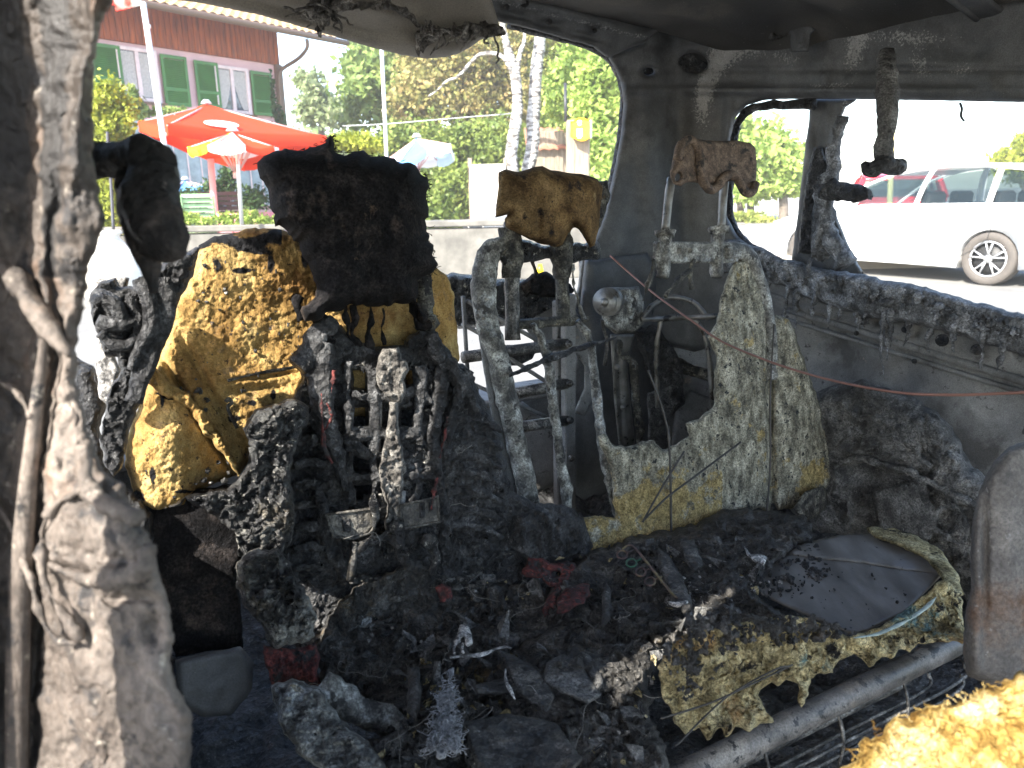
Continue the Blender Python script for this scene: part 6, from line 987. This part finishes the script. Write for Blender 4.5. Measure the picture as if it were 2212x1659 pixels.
# cable, marker
tag(MB().tube([P(740, 272, 18), P(830, 268, 18), P(960, 257, 18), P(1110, 245, 18)], .008, 5, 4).build('overhead_cable', M['pole']), 'thin cable crossing in front of the autumn tree', 'cable')
t = thing('marker_cone', P(1167, 592, 9.5), 'small yellow marker standing on the asphalt, seen through the seat frame', 'marker'); a = P(1167, 590, 9.5)
MB().tube([[a[0], a[1], a[2] - .02], [a[0], a[1], a[2] + .11]], [.055, .025], 14, 1, smooth=False).build('cone', M['yel'], t); MB().box([a[0], a[1], a[2] - .03], [.14, .14, .02], bev=.004).build('base', M['yel'], t)
# ------------------------------------------------------------------ parked cars
def glassmat():
    m = bpy.data.materials.new('car_glass'); m.use_nodes = True; t = m.node_tree; N = t.nodes; b = N['Principled BSDF']; b.inputs['Base Color'].default_value = (.02, .03, .035, 1); b.inputs['Roughness'].default_value = .03
    ts = N.new('ShaderNodeBsdfTransparent'); ts.inputs[0].default_value = (.85, .9, .9, 1); mx = N.new('ShaderNodeMixShader'); mx.inputs[0].default_value = .28; t.links.new(ts.outputs[0], mx.inputs[1]); t.links.new(b.outputs[0], mx.inputs[2]); t.links.new(mx.outputs[0], N['Material Output'].inputs[0]); return m
M['cglass'] = glassmat(); M['whitepaint'] = flat('white_paint', (.78, .78, .76), .25, 0, .02, 2, spec=.6); M['redpaint'] = flat('red_paint', (.5, .02, .03), .25, 0, .05, 2, spec=.6); M['tyre'] = flat('tyre', (.08, .07, .06), .85, 0, .2, 30); M['alloy'] = flat('alloy', (.55, .55, .55), .3, .7, .05); M['blackpl'] = flat('black_plastic', (.03, .03, .03), .6); M['redlamp'] = flat('red_lamp', (.55, .02, .03), .15); M['lamp'] = flat('clear_lamp', (.5, .5, .5), .1); M['bluetint'] = flat('blue_strip', (.05, .12, .4), .3)
def parked_car(label, org, ax, side, paint):
    """org: ground under the rear axle centre, ax: forward unit vector, side: unit vector towards the viewer"""
    t = thing('parked_car', org, label, 'car'); L = lambda x, y, z: np.array(org) + ax * x + side * y + ZV * z; A3 = [ax, side, ZV]
    def loft(prof, ys, ins, taper, name, mt):
        n = len(prof); V = []; F = []; prof = np.array(prof, float); c = np.array([prof[:, 0].mean(), prof[:, 1].mean()])
        for y, k in zip(ys, ins):
            for x, z in prof:
                d = np.array([x, z]) - c; q = c + d * (1 - k * np.array([.16, .5])); yy = y * (1 - max(0, z - taper[0]) * taper[1]); V.append(L(q[0], yy, q[1]))
        for i in range(len(ys) - 1):
            for j in range(n): F.append((i * n + j, i * n + (j + 1) % n, (i + 1) * n + (j + 1) % n, (i + 1) * n + j))
        F.append(tuple(range(n))[::-1]); F.append(tuple(range((len(ys) - 1) * n, len(ys) * n))); return MB().add(V, F).build(name, mt, t)
    arch = lambda cx, r: [(cx + r * math.cos(a), .30 + r * math.sin(a)) for a in np.linspace(0, math.pi, 12)]
    prof = [(-.72, .25), (-.76, .50), (-.74, .80), (-.70, .96), (.2, .955), (1.2, .93), (2.15, .92), (2.7, .84), (3.1, .70), (3.24, .52), (3.24, .26), (3.1, .20)] + [(2.5 + .36, .2)] + arch(2.5, .36) + [(2.5 - .36, .2), (.36, .18)] + arch(0, .36) + [(-.36, .2)]
    loft(prof, [-.86, -.83, -.7, 0, .7, .83, .86], [.07, .02, 0, 0, 0, .02, .07], (.55, .18), 'body', paint)
    roof = [(-.42, 1.28), (-.3, 1.36), (.2, 1.425), (.7, 1.44), (1.1, 1.405), (1.35, 1.34), (1.32, 1.31), (1.1, 1.36), (.7, 1.39), (.2, 1.38), (-.3, 1.31)]
    loft(roof, [-.66, -.62, -.4, 0, .4, .62, .66], [.1, .03, 0, 0, 0, .03, .1], (5, 0), 'roof', paint)
    yb = .80; yt = .645
    for s in (1, -1):
        P_ = lambda x, z: L(x, s * (yb + (yt - yb) * (z - .93) / .5), z)
        m = MB()
        for l, r in (([(2.15, .92), (1.75, 1.18), (1.33, 1.34)], .03), ([(.98, .93), (.93, 1.2), (.86, 1.38)], .04), ([(.10, .94), (.08, 1.2), (.06, 1.36)], .04), ([(-.66, .95), (-.55, 1.15), (-.42, 1.30)], .06), ([(-.4, .96), (-.3, 1.2), (-.25, 1.32)], .05)): m.tube([P_(*q) for q in l], r, 8, 5, flat=.6)
        m.tube([P_(*q) for q in ((1.75, .93), (.6, .945), (-.66, .955))], .018, 6, 3); m.build('pillar', paint, t)
        for q in ([(2.0, .95), (1.66, 1.17), (1.32, 1.32), (.9, 1.36), (.97, .95)], [(.92, .95), (.84, 1.36), (.12, 1.36), (.14, .95)], [(.04, .96), (.02, 1.34), (-.28, 1.29), (-.5, 1.13), (-.6, .96)]):
            m = MB().prism([P_(*v) for v in q], side * s * .004); m.build('side_window', M['cglass'], t, smooth=False)
        MB().box(L(1.78, s * .95, 1.0), [.16, .16, .12], A3, .04).build('mirror', paint, t)
        MB().box(L(-.70, s * .72, .92), [.10, .16, .26], A3, .03).build('tail_lamp', M['redlamp'], t); MB().box(L(3.02, s * .70, .66), [.34, .22, .14], [ax * .96 - ZV * .28, side, ZV * .96 + ax * .28], .04).build('headlight', M['lamp'], t)
        MB().box(L(1.25, s * .866, .235), [1.75, .02, .07], A3, .006).build('side_skirt', paint, t)
        for hx in (.35, 1.2): MB().box(L(hx - .1, s * .872, .80), [.17, .02, .03], A3, .006).build('door_handle', paint, t)
        m = MB(); 
        for x in (.88, .02): m.tube([L(x, s * .862, .90), L(x + .01, s * .868, .55), L(x + (.02 if x > .5 else .38), s * .862, .28)], .004, 4, 2)
        m.build('door_gap', M['blackpl'], t)
    MB().prism([L(2.12, -.66, .94), L(2.12, .66, .94), L(1.34, .60, 1.34), L(1.34, -.60, 1.34)], ax * .006).build('windscreen', M['cglass'], t, smooth=False)
    MB().prism([L(-.70, -.62, .98), L(-.70, .62, .98), L(-.44, .56, 1.29), L(-.44, -.56, 1.29)], -ax * .006).build('rear_window', M['cglass'], t, smooth=False)
    MB().box(L(1.2, 0, .45), [3.4, 1.4, .5], A3, .05).build('chassis', M['blackpl'], t)
    for x in (1.0, .15):
        for s in (-.35, .35): MB().box(L(x, s, .85), [.12, .46, .5], A3, .05).build('seat_back', M['blackpl'], t)
    for wx in (0, 2.5):
        for s in (-.76, .76):
            c = L(wx, s, .315); th = np.linspace(0, 2 * math.pi, 33)
            w_ = MB(); sg = 1 if s > 0 else -1
            V = []; pr = [(-.1, .20), (-.1, .29), (-.08, .312), (.08, .312), (.1, .295), (.1, .22), (.085, .215)]
            for a in th[:-1]:
                for yy, r in pr: V.append(c + ax * r * math.cos(a) + ZV * r * math.sin(a) + side * yy * sg)
            n = len(pr); w_.add(V, [(i * n + j, i * n + j + 1, ((i + 1) % 32) * n + j + 1, ((i + 1) % 32) * n + j) for i in range(32) for j in range(n - 1)]); wo = w_.build('wheel', M['tyre'], t)
            m = MB(); m.tube([c + side * sg * .088 + ax * .205 * math.cos(a) + ZV * .205 * math.sin(a) for a in th], .014, 6, 1, smooth=False)
            for k in range(5):
                for e_ in (-.13, .13):
                    a = k * 2 * math.pi / 5 + e_ + .3; a0 = k * 2 * math.pi / 5 + .3; m.tube([c + side * sg * .085 + ax * .045 * math.cos(a0) + ZV * .045 * math.sin(a0), c + side * sg * .09 + ax * .2 * math.cos(a + e_ * .6) + ZV * .2 * math.sin(a + e_ * .6)], [.022, .016], 6, 1, smooth=False, flat=.6)
            m.cyl(c + side * sg * .085, side, .05, .03, 16); m.build('rim', M['alloy'], wo); MB().cyl(c, side, .2, .1, 24).build('brake_disc', M['blackpl'], wo)
            MB().tube([c + side * sg * -.02 + ax * .37 * math.cos(a) + ZV * .37 * math.sin(a) for a in np.linspace(.05, math.pi - .05, 14)], .02, 6, 1, smooth=False).build('wheel_arch', M['blackpl'], t)
    return t
rw = P(2142, 560, 9.2); rwg = np.array([rw[0], rw[1], 0]); fw = P(1738, 528, 11.3); fwg = np.array([fw[0], fw[1], 0]); ax = (fwg - rwg) / np.linalg.norm(fwg - rwg); sdv = np.array([-ax[1], ax[0], 0]); sdv = sdv if sdv @ (EYE - rwg) > 0 else -sdv
parked_car('white hatchback parked side-on outside the right window', rwg - sdv * .76, ax, sdv, M['whitepaint'])
rc = np.array([*P(1930, 500, 15.8)[:2], 0]); ax2 = np.array([.35, .94, 0]); ax2 /= np.linalg.norm(ax2); parked_car('red car parked end-on behind the white hatchback, seen through its front window', rc, ax2, np.array([-ax2[1], ax2[0], 0]), M['redpaint'])
o = MB().tube([P(1929, 262, 14), P(1925, 370, 14), [*P(1922, 500, 14)[:2], 0]], .05, 8, 1, smooth=False).build('roadside_pole', flat('pale_yellow_post', (.7, .6, .25), .6)); tag(o, 'pale yellow roadside pole behind the hanging belt stalk', 'pole')

hz = bpy.data.materials.new('haze'); hz.use_nodes = True; t = hz.node_tree; t.nodes.remove(t.nodes['Principled BSDF']); pv = t.nodes.new('ShaderNodeVolumePrincipled'); pv.inputs['Color'].default_value = (1, .98, .95, 1); pv.inputs['Density'].default_value = .0020; pv.inputs['Anisotropy'].default_value = .1; t.links.new(pv.outputs[0], t.nodes['Material Output'].inputs['Volume'])  # thin volume added to lift the blacks as lens glare does
m = MB(); m.box([0, 65, 5.25], [230, 200, 12.5]); o = m.build('haze', hz, smooth=False); tag(o, 'thin added haze that lifts the blacks like lens glare', 'haze', kind='stuff')
